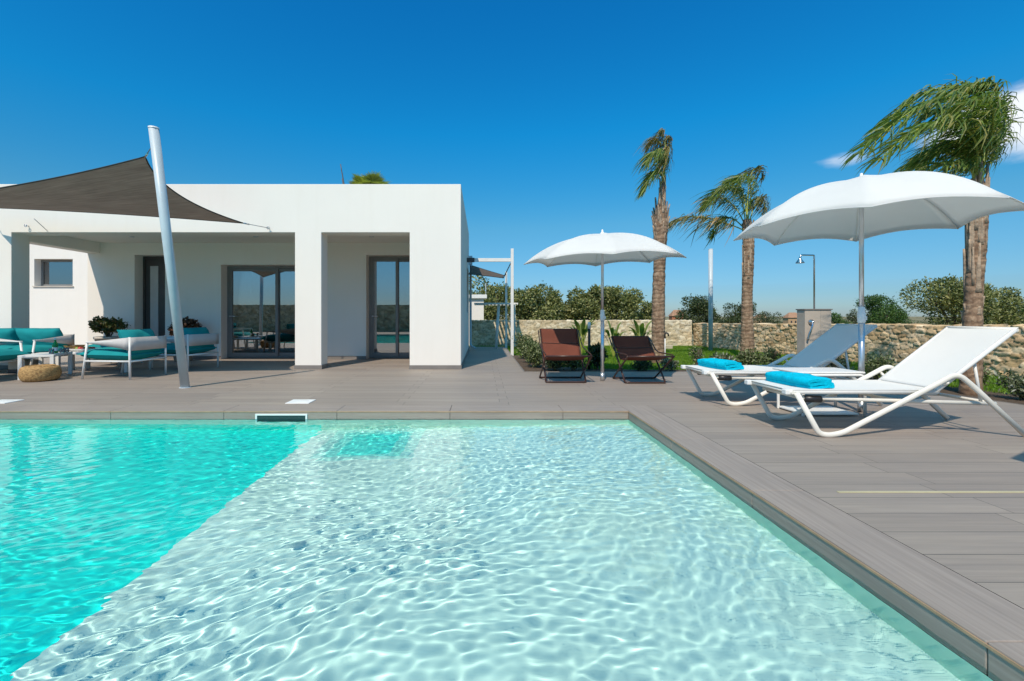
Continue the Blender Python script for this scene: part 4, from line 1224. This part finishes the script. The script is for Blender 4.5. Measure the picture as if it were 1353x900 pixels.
# --- palms
def frond(V, F, pts, leaf_len, n, wind, r, st, rw=.016, droop=.8, start=.16):
    c = catmull(pts, 10); m_ = len(c)
    T_ = np.gradient(c, axis=0); T_ /= np.linalg.norm(T_, axis=1)[:, None]
    st.tube(c, np.linspace(rw, .003, m_), 6)
    wind = np.array(wind, float)
    n = int(n * 1.4)
    for s_ in (-1, 1):
        ph = r.uniform(0, 6)
        for i in range(n):
            t = start + (1 - start) * (i + r.uniform(-.3, .3)) / n
            t = min(max(t, 0.02), .999)
            q_ = t * (m_ - 1); a = int(q_); b = min(a + 1, m_ - 1)
            p = c[a] + (c[b] - c[a]) * (q_ - a); tt = T_[a]
            side = np.cross(tt, (0, 0, 1.0)); side /= np.linalg.norm(side) + 1e-6
            d = side * s_ * .8 + tt * .55 + r.normal(0, .22, 3) + np.array((0, 0, .15))
            d /= np.linalg.norm(d)
            L_ = 1.1 * leaf_len * (.35 + .65 * math.sin(PI * min(1, .12 + .88 * t) ** .8)) * r.uniform(.6, 1.25)
            g_ = np.array((0, 0, -droop)) + wind + r.normal(0, .2, 3)
            p1 = p + (d + .25 * g_) * L_ * .35
            p2 = p1 + (d * .6 + .75 * g_) * L_ * .35
            p3 = p2 + (d * .25 + 1.0 * g_) * L_ * .38
            wv = np.cross(d, g_ + r.normal(0, .25, 3)); wv /= np.linalg.norm(wv) + 1e-6
            w0 = .0095 * r.uniform(.8, 1.3)
            b_i = len(V)
            V += [p - wv * w0 * .5, p + wv * w0 * .5, p1 - wv * w0, p1 + wv * w0, p2 - wv * w0 * .8, p2 + wv * w0 * .8, p3 - wv * w0 * .12, p3 + wv * w0 * .12]
            F += [(b_i, b_i + 1, b_i + 3, b_i + 2), (b_i + 2, b_i + 3, b_i + 5, b_i + 4), (b_i + 4, b_i + 5, b_i + 7, b_i + 6)]

def palm(loc, trunk, radii, boots, fronds, label, r, leaf='palm_leaf', wind=(-.55, .1, 0)):
    """trunk: local control points; fronds: list of (pts, leaf_len, n, material)"""
    t_ = thing('palm_tree', label, 'palm tree', loc, 0, 'palms along the garden wall')
    tp = catmull(trunk, 12); m_ = len(tp)
    rad = np.interp(np.linspace(0, 1, m_), np.linspace(0, 1, len(radii)), radii)
    f = MB()
    # ringed surface
    dense = np.array([np.interp(np.linspace(0, 1, 90), np.linspace(0, 1, m_), tp[:, k]) for k in range(3)]).T
    rd = np.interp(np.linspace(0, 1, 90), np.linspace(0, 1, m_), rad) * (1 + .022 * np.sin(np.arange(90) * 1.55 + r.uniform(0, 6)) + r.normal(0, .022, 90))
    f.tube(dense, rd, 18); f.build('trunk', M['palm_bark'], t_)
    # torn leaf bases
    f = MB()
    for (z0, z1, nb, ln, spread) in boots:
        for i in range(nb):
            z = z0 + (z1 - z0) * (i + r.uniform(0, .8)) / nb
            k = int(np.argmin(abs(dense[:, 2] - z))); a = i * 2.4 + r.uniform(-.6, .6)
            d = np.array((math.cos(a), math.sin(a), 0)); s_ = np.array((-math.sin(a), math.cos(a), 0))
            base = dense[k] + d * rd[k] * .88
            l_ = ln * r.uniform(.7, 1.2); w = .04 * r.uniform(.6, 1.2)
            A = [[base + s_ * w * q_ * (1 - t * .7 + .12 * math.sin(t * 9 + i)) + d * (.016 + spread * t * t - .03 * q_ * q_ ) + np.array((0, 0, l_ * t)) for q_ in (-1, -.4, .4, 1)] for t in np.linspace(0, 1, 6)]
            f.grid(np.array(A))
    if f.v: f.build('leaf_base', M['palm_boot'], t_, solid=.006)
    for (pts, ll, n, mt, st0) in fronds:
        V = []; F = []; st_ = MB()
        frond(V, F, pts, ll, n, wind, r, st_, start=st0)
        o = link_mesh('frond', fast_mesh('frond', V, F), M[mt], t_)
        st_.build('stalk', M['rachis'], o)
    return t_
def loc_pts(px_list, X0, Y0, dys):
    return [(XP(px_, Y0 + dy) - X0, dy, ZP(py_, Y0 + dy)) for (px_, py_), dy in zip(px_list, dys)]

# big palm beside the loungers
PXb, PYb = 6.42, 5.98
def lb(pl_, dys): return loc_pts(pl_, PXb, PYb, dys)
tr3 = lb([(1282, 522), (1286, 400), (1291, 310), (1292, 262), (1291, 235)], [0, 0, 0, 0, 0]); tr3[0] = (0, 0, -.05)
fr3 = []
G, Dq = 'palm_leaf', 'palm_leaf_dry'
for pl_, dy, ll, n in (
    ([(1292, 238), (1306, 170), (1290, 118), (1215, 125), (1150, 185)], (0, .1, .2, .3, .4), .46, 80),
    ([(1292, 238), (1298, 165), (1262, 130), (1200, 150), (1135, 203)], (0, -.1, -.2, -.3, -.4), .48, 80),
    ([(1290, 240), (1288, 185), (1252, 160), (1205, 175), (1160, 212)], (0, -.25, -.5, -.7, -.8), .44, 70),
    ([(1290, 240), (1282, 200), (1255, 188), (1220, 205), (1190, 236)], (0, .3, .6, .8, .9), .42, 64),
    ([(1293, 240), (1312, 175), (1318, 128), (1296, 110), (1262, 122)], (0, .05, .1, .1, .1), .42, 70),
    ([(1293, 240), (1308, 190), (1312, 150), (1300, 128), (1275, 135)], (0, -.2, -.45, -.6, -.7), .40, 60),
    ([(1290, 243), (1280, 222), (1250, 215), (1215, 226), (1180, 244)], (0, -.1, -.2, -.3, -.35), .36, 56),
    ([(1293, 240), (1302, 205), (1305, 180), (1296, 160), (1270, 160)], (0, .3, .55, .75, .9), .40, 54),
    ([(1294, 240), (1315, 200), (1321, 165), (1318, 140), (1306, 128)], (0, .1, .2, .25, .3), .30, 40),
    ([(1292, 240), (1296, 200), (1285, 172), (1255, 150), (1225, 145)], (0, 0, -.05, -.1, -.1), .44, 64),
    ([(1292, 242), (1290, 215), (1274, 196), (1245, 194), (1222, 210)], (0, .05, .1, .15, .2), .42, 60),
    ([(1294, 240), (1306, 190), (1309, 150), (1298, 122), (1272, 116)], (0, .15, .3, .4, .5), .46, 60)):
    fr3.append((lb(pl_, dy), ll * 1.06, int(n * 1.05), G, .14))
palm((PXb, PYb, 0), tr3, [.115, .10, .09, .095, .10, .09, .075, .06], [(.9, 1.15, 7, .12, .015), (1.25, 2.0, 22, .5, .006), (1.85, 2.6, 22, .45, .01)], fr3, 'big leafy palm behind the near lounger, crown blown sideways', r)
# middle palm
PXm, PYm = 6.42, 11.0
def lm(pl_, dys): return loc_pts(pl_, PXm, PYm, dys)
tr2 = lm([(988, 480), (987, 400), (989, 330), (987, 290)], [0] * 4); tr2[0] = (0, 0, -.05)
fr2 = []
for pl_, dy, ll, n, mt in (
    ([(987, 300), (988, 260), (992, 232), (1000, 222), (1010, 232)], (0, .1, .2, .3, .3), .55, 50, Dq),
    ([(986, 300), (980, 265), (968, 248), (950, 252), (936, 268)], (0, -.1, -.2, -.3, -.3), .62, 60, G),
    ([(986, 300), (972, 275), (955, 262), (940, 262), (930, 276)], (0, .2, .4, .6, .6), .55, 50, Dq),
    ([(985, 305), (965, 297), (935, 288), (905, 287), (884, 297)], (0, -.1, -.2, -.3, -.3), .55, 60, Dq),
    ([(988, 300), (996, 275), (1004, 262), (1010, 265), (1014, 285)], (0, 0, 0, 0, 0), .48, 46, Dq),
    ([(987, 300), (985, 270), (978, 245), (968, 238), (960, 246)], (0, .1, .2, .3, .4), .58, 50, G),
    ([(987, 300), (992, 262), (990, 240), (980, 232), (972, 240)], (0, -.3, -.5, -.7, -.8), .52, 46, G),
    ([(985, 303), (970, 290), (956, 287), (946, 296), (940, 312)], (0, .3, .5, .7, .8), .50, 44, G)):
    fr2.append((lm(pl_, dy), ll, n, mt, .2))
palm((PXm, PYm, 0), tr2, [.165, .135, .118, .122, .13, .09], [(1.8, 2.7, 22, .5, .008), (2.5, 3.0, 14, .4, .02)], fr2, 'middle height palm with browned fronds against the rough wall', r, Dq)
# tall thin palm
PXt, PYt = XP(870, 10.0), 10.0
def lt(pl_, dys): return loc_pts(pl_, PXt, PYt, dys)
tr1 = lt([(870, 480), (870, 400), (872, 330), (874, 270), (877, 235)], [0] * 5); tr1[0] = (0, 0, -.05)
fr1 = []
for pl_, dy, ll, n, mt in (
    ([(877, 240), (878, 215), (879, 195), (877, 180), (875, 172)], (0, 0, 0, .05, .05), .52, 60, Dq),
    ([(877, 240), (876, 210), (873, 190), (866, 183), (858, 190)], (0, .1, .2, .3, .35), .5, 56, Dq),
    ([(876, 240), (872, 228), (866, 226), (858, 236), (849, 256)], (0, -.1, -.2, -.25, -.25), .36, 44, G),
    ([(877, 240), (876, 215), (870, 200), (862, 203), (856, 215)], (0, -.1, -.3, -.4, -.4), .46, 46, G),
    ([(877, 240), (880, 205), (881, 186), (884, 180), (888, 184)], (0, .1, .1, .1, .1), .20, 26, Dq)):
    fr1.append((lt(pl_, dy), ll, n, mt, .12))
palm((PXt, PYt, 0), tr1, [.15, .14, .135, .125, .13, .155, .085, .055, .045], [(2.5, 3.1, 22, .38, .045), (3.1, 3.8, 10, .35, .012)], fr1, 'tall thin palm with a narrow wind torn crown', r, Dq, (-.5, .1, -.3))

# fan palm behind the house
fp = thing('fan_palm', 'yellow green fan palm showing above the villa roof', 'palm tree', (-4.5, 18.2, 0))
f = MB(); f.tube(catmull([(0, 0, -.3), (.05, 0, 2.5), (0, 0, 5.9)], 8), np.linspace(.2, .15, 17), 12); f.build('trunk', M['palm_bark'], fp)
V = []; F = []
for i in range(34):
    a = i * 2.4; el = r.uniform(-.5, 1.2)
    d = np.array((math.cos(a) * math.cos(el), math.sin(a) * math.cos(el), math.sin(el)))
    c0 = np.array((0, 0, 6.0)) + d * .42
    s_ = np.cross(d, (0, 0, 1.0)); s_ /= np.linalg.norm(s_); u_ = np.cross(s_, d)
    for kf in range(22):
        fa = -1.5 + 3.0 * kf / 21
        dd = d * math.cos(fa) + s_ * math.sin(fa); ln = .55 * r.uniform(.85, 1.1)
        w = s_ * math.cos(fa) - d * math.sin(fa)
        b = len(V); tip = c0 + dd * ln - np.array((0, 0, .10 * ln))
        V += [c0, c0 + dd * ln * .5 + w * .028, tip, c0 + dd * ln * .5 - w * .028]; F.append((b, b + 1, b + 2, b + 3))
link_mesh('crown', fast_mesh('crown', V, F), M['fan_leaf'], fp)
tw = thing('bare_shrub', 'bare dry twigs poking above the villa roof', 'shrub', (XP(455, 16.8), 16.8, 0))
f = MB()
f.tube(catmull([(0, 0, -.2), (.1, 0, 3), (.05, 0, 5.3), (-.14, 0, 6.62)], 5), np.linspace(.05, .015, 16), 6)
f.tube([(.05, 0, 5.2), (.22, 0, 5.95)], .012, 5); f.tube([(.0, 0, 5.5), (-.1, .05, 6.1)], .012, 5)
f.build('stem', M['trunk'], tw)

# ------------------------------------------------------------------ stone walls
def stone_wall(name, label, a, b, h0, h1, thick, cell, pal, mat, seed, step=.022, depth=.05, jag=.03, aniso=1.9):
    """dry stone wall: real relief from a jittered cell pattern, tint per stone"""
    rs = np.random.default_rng(seed)
    a = np.array(a, float); b = np.array(b, float); L_ = np.linalg.norm(b - a); t = (b - a) / L_; nrm = np.array([t[1], -t[0]])
    hm = max(h0, h1) + .1
    nu = int(L_ / step) + 1; nv = int(hm / step) + 1
    U, Vv = np.meshgrid(np.linspace(0, L_, nu), np.linspace(-.12, 1, nv), indexing='ij')
    Hh = h0 + (h1 - h0) * U / L_
    Zf = np.where(Vv < 0, Vv, Vv * Hh)
    cx, cz = cell * aniso, cell
    gi = int(L_ / cx) + 3; gj = int((hm + .3) / cz) + 4
    sx = (np.arange(gi)[:, None] - 1 + rs.uniform(.1, .9, (gi, gj)) + .5 * (np.arange(gj)[None] % 2)) * cx
    sz = (np.arange(gj)[None] - 2 + rs.uniform(.2, .8, (gi, gj))) * cz
    tint = np.array(pal)[rs.integers(0, len(pal), (gi, gj))] * rs.uniform(.78, 1.2, (gi, gj, 1))
    hgt = rs.uniform(.35, 1, (gi, gj))
    wu = U + .25 * cell * np.sin(Zf * 9 + U * 3); wz = Zf + .2 * cell * np.sin(U * 7)
    ci = np.clip((wu / cx).astype(int) + 1, 1, gi - 2); cj = np.clip(np.floor(wz / cz).astype(int) + 2, 1, gj - 2)
    f1 = np.full(U.shape, 9.); f2 = np.full(U.shape, 9.); bi = np.zeros(U.shape, int); bj = np.zeros(U.shape, int)
    for di in (-2, -1, 0, 1):
        for dj in (-2, -1, 0, 1, 2):
            i_ = np.clip(ci + di, 0, gi - 1); j_ = np.clip(cj + dj, 0, gj - 1)
            dd = np.hypot((wu - sx[i_, j_]) / aniso, wz - sz[i_, j_])
            m1 = dd < f1
            f2 = np.where(m1, f1, np.minimum(f2, dd)); f1 = np.where(m1, dd, f1)
            bi = np.where(m1, i_, bi); bj = np.where(m1, j_, bj)
    e_ = np.clip((f2 - f1) / (cell * .20), 0, 1)
    gxs = rs.normal(0, .35, (gi, gj)); gzs = rs.normal(0, .35, (gi, gj))
    rel = depth * (e_ ** .6) * hgt[bi, bj] + e_ * depth / cell * ((wu - sx[bi, bj]) / aniso * gxs[bi, bj] + (wz - sz[bi, bj]) * gzs[bi, bj]) + rs.normal(0, depth * .07, U.shape)
    C = tint[bi, bj] * (1 - .0 * e_)[..., None]
    mort = (e_ < .16)[..., None]
    C = np.where(mort, np.array(pal[0]) * .55, C)
    Zf = np.where(Vv > .97, Zf + jag * (hgt[bi, bj] - .5) * 1.6, Zf)
    nA = np.zeros((nu, nv + 3, 3)); cA = np.zeros((nu, nv + 3, 3))
    nA[:, :nv, 0] = a[0] + t[0] * U + nrm[0] * rel; nA[:, :nv, 1] = a[1] + t[1] * U + nrm[1] * rel; nA[:, :nv, 2] = Zf
    cA[:, :nv] = C
    for k, (off, zo) in enumerate(((-thick * .5, .005), (-thick, 0), (-thick, None))):
        src = nA[:, nv - 1]
        nA[:, nv + k, 0] = a[0] + t[0] * U[:, 0] + nrm[0] * off; nA[:, nv + k, 1] = a[1] + t[1] * U[:, 0] + nrm[1] * off
        nA[:, nv + k, 2] = src[:, 2] + rs.normal(0, .012, nu) if zo is not None else -.3
        cA[:, nv + k] = C[:, -1]
    idx = np.arange(nu * (nv + 3)).reshape(nu, nv + 3)
    q_ = np.stack([idx[:-1, :-1], idx[1:, :-1], idx[1:, 1:], idx[:-1, 1:]], -1).reshape(-1, 4)
    o = link_mesh(name, fast_mesh(name, nA.reshape(-1, 3), q_, True, cA.reshape(-1, 3)), M[mat])
    return tag(o, label, 'wall')
pale = [(.60, .49, .33), (.66, .56, .40), (.54, .43, .28), (.70, .61, .46)]
rough = [(.62, .43, .25), (.72, .53, .32), (.52, .36, .20), (.74, .57, .38), (.60, .46, .30)]
stone_wall('garden_wall', 'long straight pale coursed stone wall at the back of the lawn', (-.4, 15.75), (7.26, 15.75), .86, .86, .35, .085, pale, 'stone_pale', 4, .026, .025, .01, 1.8)
stone_wall('garden_wall', 'rough tan dry stone wall running beside the palms and shower', (7.30, 15.7), (9.05, 6.5), .74, .84, .4, .082, rough, 'stone_rough', 9, .017, .034, .03, 2.0)
stone_wall('garden_wall', 'rough tan dry stone wall continuing beyond the picture edge', (9.052, 6.495), (10.6, -3.0), .84, .86, .4, .105, rough, 'stone_rough', 10, .035, .038, .03, 2.1)
stone_wall('garden_wall', 'tall stone wall mirrored in the sliding doors', (8, -8.4), (-18, -8.4), 1.75, 1.75, .35, .12, rough, 'stone_rough', 12, .06, .05, .02, 1.8)
# stone block on the lawn
f = MB(); f.box(-.11, .11, -.09, .09, 0, .13); o = f.build('stone_block', simple('limestone', (.5, .42, .3), .9, bscale=30, bstr=.6), bevel=.02); o.location = (XP(883, 14.2), 14.2, -.03); tag(o, 'small pale stone block on the lawn near the tall palm', 'block')

# ------------------------------------------------------------------ shower
sh = thing('outdoor_shower', 'beige tiled shower block with tall steel shower arm', 'outdoor shower', (5.78, 8.02, -.03))
f = MB(); f.box(-.16, .115, -.1, .1, 0, 1.14); f.box(.118, .30, -.1, .1, 0, 1.14); f.build('block', simple('beige shower tile', (.47, .40, .33), .6, var=.06, scale=4), sh)
f = MB(); f.box(-.175, .315, -.115, .115, 1.141, 1.16); f.build('coping', M['skirting'], sh, bevel=.003)
f = MB(); f.tube(fillet([(.09, .02, 1.16), (.09, .02, 2.11), (-.17, -.02, 2.11), (-.19, -.03, 2.06)], .025), .013, 10); f.build('riser_pipe', M['steel'], sh)
f = MB(); f.lathe([(0, .06), (.014, .06), (.02, .035), (.065, -.035), (.07, -.045), (0, -.045)], c=(-.195, -.03, 2.01), n=20); f.build('shower_head', M['steel'], sh)
f = MB(); f.lathe([(0, 0), (.045, 0), (.045, .02), (.02, .03), (.02, .06), (0, .062)], n=18); f.v = [(p[0] - .06, -.101 - p[2], p[1] + .93) for p in f.v]; f.build('valve', M['steel'], sh)
f = MB(); f.tube(catmull([(-.06, -.15, .93), (-.08, -.165, .85), (-.12, -.15, .72), (-.135, -.14, .62)], 4), np.linspace(.012, .017, 13), 8); f.build('hand_spray', M['steel'], sh)

# free-standing steel post by the wall
ps = thing('steel_post', 'tall plain pale grey steel post in front of the stone wall', 'post', (XP(939, 13.5), 13.5, -.03))
f = MB(); f.tube([(0, 0, 0), (0, 0, ZP(328, 13.5))], .062, 20); f.build('pole', M['grey_metal'], ps)
f = MB(); f.lathe([(.0635, -.01), (.0635, .006), (0, .01)], c=(0, 0, ZP(328, 13.5)), n=20); f.build('cap', M['grey_metal'], ps)

# path light and stand pipe
pt = thing('path_light', 'black bollard path light with white lamp head behind the deckchairs', 'path light', (XP(778.5, 8.75), 8.75, -.03))
f = MB(); f.tube([(0, 0, 0), (0, 0, .79)], .025, 14); f.build('post', M['black'], pt)
f = MB(); f.lathe([(.024, .79), (.030, .79), (.030, .905), (.02, .915), (0, .917)], n=16); f.build('lamp_head', M['white_plastic'], pt)
sp_ = thing('stand_pipe', 'thin pale stand pipe with small black tap by tall palm', 'tap', (XP(878.7, 8.9), 8.9, -.03))
f = MB(); f.tube([(0, 0, 0), (0, 0, .62)], .010, 8); f.build('pipe', M['white_metal'], sp_)
f = MB(); f.tube(fillet([(0, 0, .60), (0, 0, .70), (.05, -.02, .70), (.06, -.02, .64)], .02), .014, 8); f.box(-.035, .035, -.008, .008, .715, .727); f.build('tap', M['black'], sp_)

# ------------------------------------------------------------------ side pergola, small sail, slatted canopy, shed
pg = thing('pergola', 'white steel pergola posts and beam beside the villa wall', 'pergola', (.78, 11.85, -.03))
f = MB(); f.box(.745, .82, 11.81, 11.89, -.03, 2.76); f.build('post', M['white_metal'], pg, True, bevel=.004)
f = MB(); f.box(.735, .80, 14.46, 14.53, -.03, 2.42); f.build('post', M['white_metal'], pg, True, bevel=.004)
f = MB(); f.box(-.20, .744, 11.82, 11.88, 2.42, 2.51); f.build('beam', M['white_metal'], pg, True, bevel=.004)
f = MB(); f.box(-.398, -.201, 11.80, 11.90, 2.41, 2.52); f.build('bracket', M['door'], pg, True)
C = [(XP(665, 12.5), 12.5, ZP(367.5, 12.5)), (.72, 14.3, 2.28), (-.37, 13.7, 2.55), (-.37, 12.3, 2.14)]
S2, A2 = sail('shade_sail', C, .08, 'small dark shade sail under the white pergola beam', 'shade sail', belly=.02, n=14)
f = MB(); f.tube([C[0], (.765, 11.895, 2.42)], .014, 6); f.build('tension_cord', M['sail_edge'], S2, True)
f = MB(); f.tube([C[1], (.76, 14.46, 2.34)], .008, 5); f.build('tension_cord', M['sail_edge'], S2, True)

cn = thing('slatted_canopy', 'low slatted canopy casting striped shade on the back wall', 'canopy', (.2, 14.8, -.03))
zc = ZP(401, 15.0)
f = MB(); f.box(-.25, 1.13, 14.30, 14.35, zc - .055, zc); f.build('rail', M['white_metal'], cn, True)
f = MB(); f.box(-.25, 1.13, 15.30, 15.35, zc - .055, zc); f.build('rail', M['white_metal'], cn, True)
for i in range(11):
    x = -.20 + i * .125
    f = MB(); f.obox((x, 14.825, zc - .03), (.030, 0, .012), (0, .60, 0), (-.004, 0, .012)); f.build('slat', M['cream_metal'], cn, True)
f = MB(); f.tube([(XP(659, 14.5), 14.5, zc - .06), (XP(655.5, 14.35), 14.35, -.03)], .045, 10); f.build('post', M['white_metal'], cn, True)
f = MB(); f.box(1.07, 1.12, 15.28, 15.33, -.03, zc - .057); f.build('post', M['white_metal'], cn, True)

sd_ = thing('garden_shed', 'small white flat topped structure beyond the slatted canopy', 'shed', (-.35, 17.2, -.06))
f = MB(); f.box(-.75, .06, 16.9, 17.5, -.1, 1.66); f.build('wall', M['plaster'], sd_, True)
f = MB(); f.box(-.85, .18, 16.8, 17.6, 1.661, 1.80); f.build('roof', M['white_plastic'], sd_, True, bevel=.01)
f = MB(); f.tube([(.14, 17.2, 1.80), (.14, 17.2, 2.25)], .014, 6); f.build('mast', M['grey_metal'], sd_, True)

# ------------------------------------------------------------------ trees and houses beyond the wall
r = np.random.default_rng(77)
TG = 'trees beyond the garden wall'
# (px centre, Y, px width, top py, leaves, leaf, material, label)
for (px_, Y, wpx, top, n, lf, mt, lb_) in (
    (612, 23.0, 120, 362, 5200, .20, 'olive', 'olive green tree beside the villa behind the pergola'),
    (655, 24.5, 90, 372, 3600, .20, 'olive', 'olive green tree seen between the pergola posts'),
    (713, 20.5, 88, 377, 6500, .165, 'olive', 'broad olive tree behind the sunlit deckchair'),
    (758, 21.5, 70, 386, 4600, .165, 'olive', 'lower olive tree behind the path light'),
    (784, 20.5, 62, 379, 4200, .165, 'olive', 'rounded olive tree directly behind the deckchair parasol pole'),
    (817, 21.0, 74, 379, 5200, .165, 'olive', 'broad olive tree between deckchair parasol and tall palm'),
    (853, 22.5, 50, 393, 2600, .15, 'olive', 'thin sparse olive tree behind the tall palm trunk'),
    (926, 40, 78, 391, 5200, .22, 'pine', 'dark dense tree behind the plain steel post'),
    (972, 44, 48, 401, 2600, .22, 'pine', 'dark tree behind the middle palm trunk'),
    (1014, 60, 44, 412, 1400, .25, 'far_leaf', 'low distant tree between middle palm and shower'),
    (1109, 42, 42, 411, 1600, .2, 'carob', 'small dark tree beside the shower block'),
    (1172, 36, 70, 390, 6500, .17, 'carob', 'neat round dark green tree past the lounger parasol pole'),
    (1138, 48, 40, 409, 1500, .2, 'far_leaf', 'low tree behind the lounger parasol pole'),
    (1262, 26, 96, 366, 7500, .19, 'olive', 'large olive tree just behind the big palm trunk'),
    (1318, 27, 66, 382, 4200, .19, 'olive', 'olive tree on the far side of the big palm trunk'),
    (1352, 30, 42, 396, 2200, .17, 'carob', 'dark round tree at the picture edge'),
):
    X = XP(px_, Y); g0 = float(terrain_z(np.array(X), np.array(Y))) if Y > 24 else -.3
    w = wpx / 601 * Y; h = ZP(top, Y) - g0
    tree((X, Y, g0), w * 1.02, h, int(n * 1.7), lf * .78, mt, lb_, TG, r, nl=5)
# hedge line far off, one mass
V = []; F = []
nb = 0
rf = np.random.default_rng(5)
lob = []
for i in range(240):
    Y = rf.uniform(70, 260); X = rf.uniform(.15, 1.35) * Y
    g0 = float(terrain_z(np.array(X), np.array(Y)))
    s = rf.uniform(.35, 1.1) * (1 + Y / 260)
    lob.append(((X, Y, g0 + s * .8), (s * 1.3, s * 1.3, s)))
for i in range(90):
    Y = rf.uniform(70, 260); X = rf.uniform(-1.0, .15) * Y
    g0 = float(terrain_z(np.array(X), np.array(Y))); s = rf.uniform(.35, 1.1) * (1 + Y / 260)
    lob.append(((X, Y, g0 + s * .8), (s * 1.3, s * 1.3, s)))
o = foliage('far_bushes', lob, 42000, .36, 'far_leaf', None, rf, .6)
tag(o, 'far scrub and low bushes along the horizon', 'bushes', kind='stuff')

def far_house(px0, px1, top, Y, mat, label, hip=True):
    X0, X1 = XP(px0, Y), XP(px1, Y); g0 = float(terrain_z(np.array((X0 + X1) / 2), np.array(Y)))
    zt = ZP(top, Y); cx = (X0 + X1) / 2; w = (X1 - X0) / 2
    t_ = thing('house', label, 'house', (cx, Y, g0), 0, 'distant houses')
    eave = zt - (zt - g0) * .28 - g0
    f = MB(); f.box(-w, w, -w * .6, w * .6, -1, eave); f.build('wall', M[mat], t_)
    f = MB(); e_ = w * 1.12; rz_ = zt - g0
    f.add([(-e_, -w * .75, eave), (e_, -w * .75, eave), (e_, w * .75, eave), (-e_, w * .75, eave), (-e_ * .45, 0, rz_), (e_ * .45, 0, rz_)], [(0, 1, 5, 4), (1, 2, 5), (2, 3, 4, 5), (3, 0, 4), (3, 2, 1, 0)])
    f.build('roof', M['roof_tile'], t_)
    for k in (-.55, 0.05, .6):
        f = MB(); f.box(k * w - w * .11, k * w + w * .11, -w * .6 - .03, -w * .6 + .02, eave * .42, eave * .78); f.build('window', M['door'], t_)
far_house(886, 903, 409.5, 95, 'far_red', 'distant red house beyond the wall next to tall palm')
far_house(1038, 1056, 413, 120, 'far_wall', 'distant ochre house beside the shower block')
far_house(998, 1012, 415.2, 150, 'far_wall', 'distant low pale house past the middle palm')
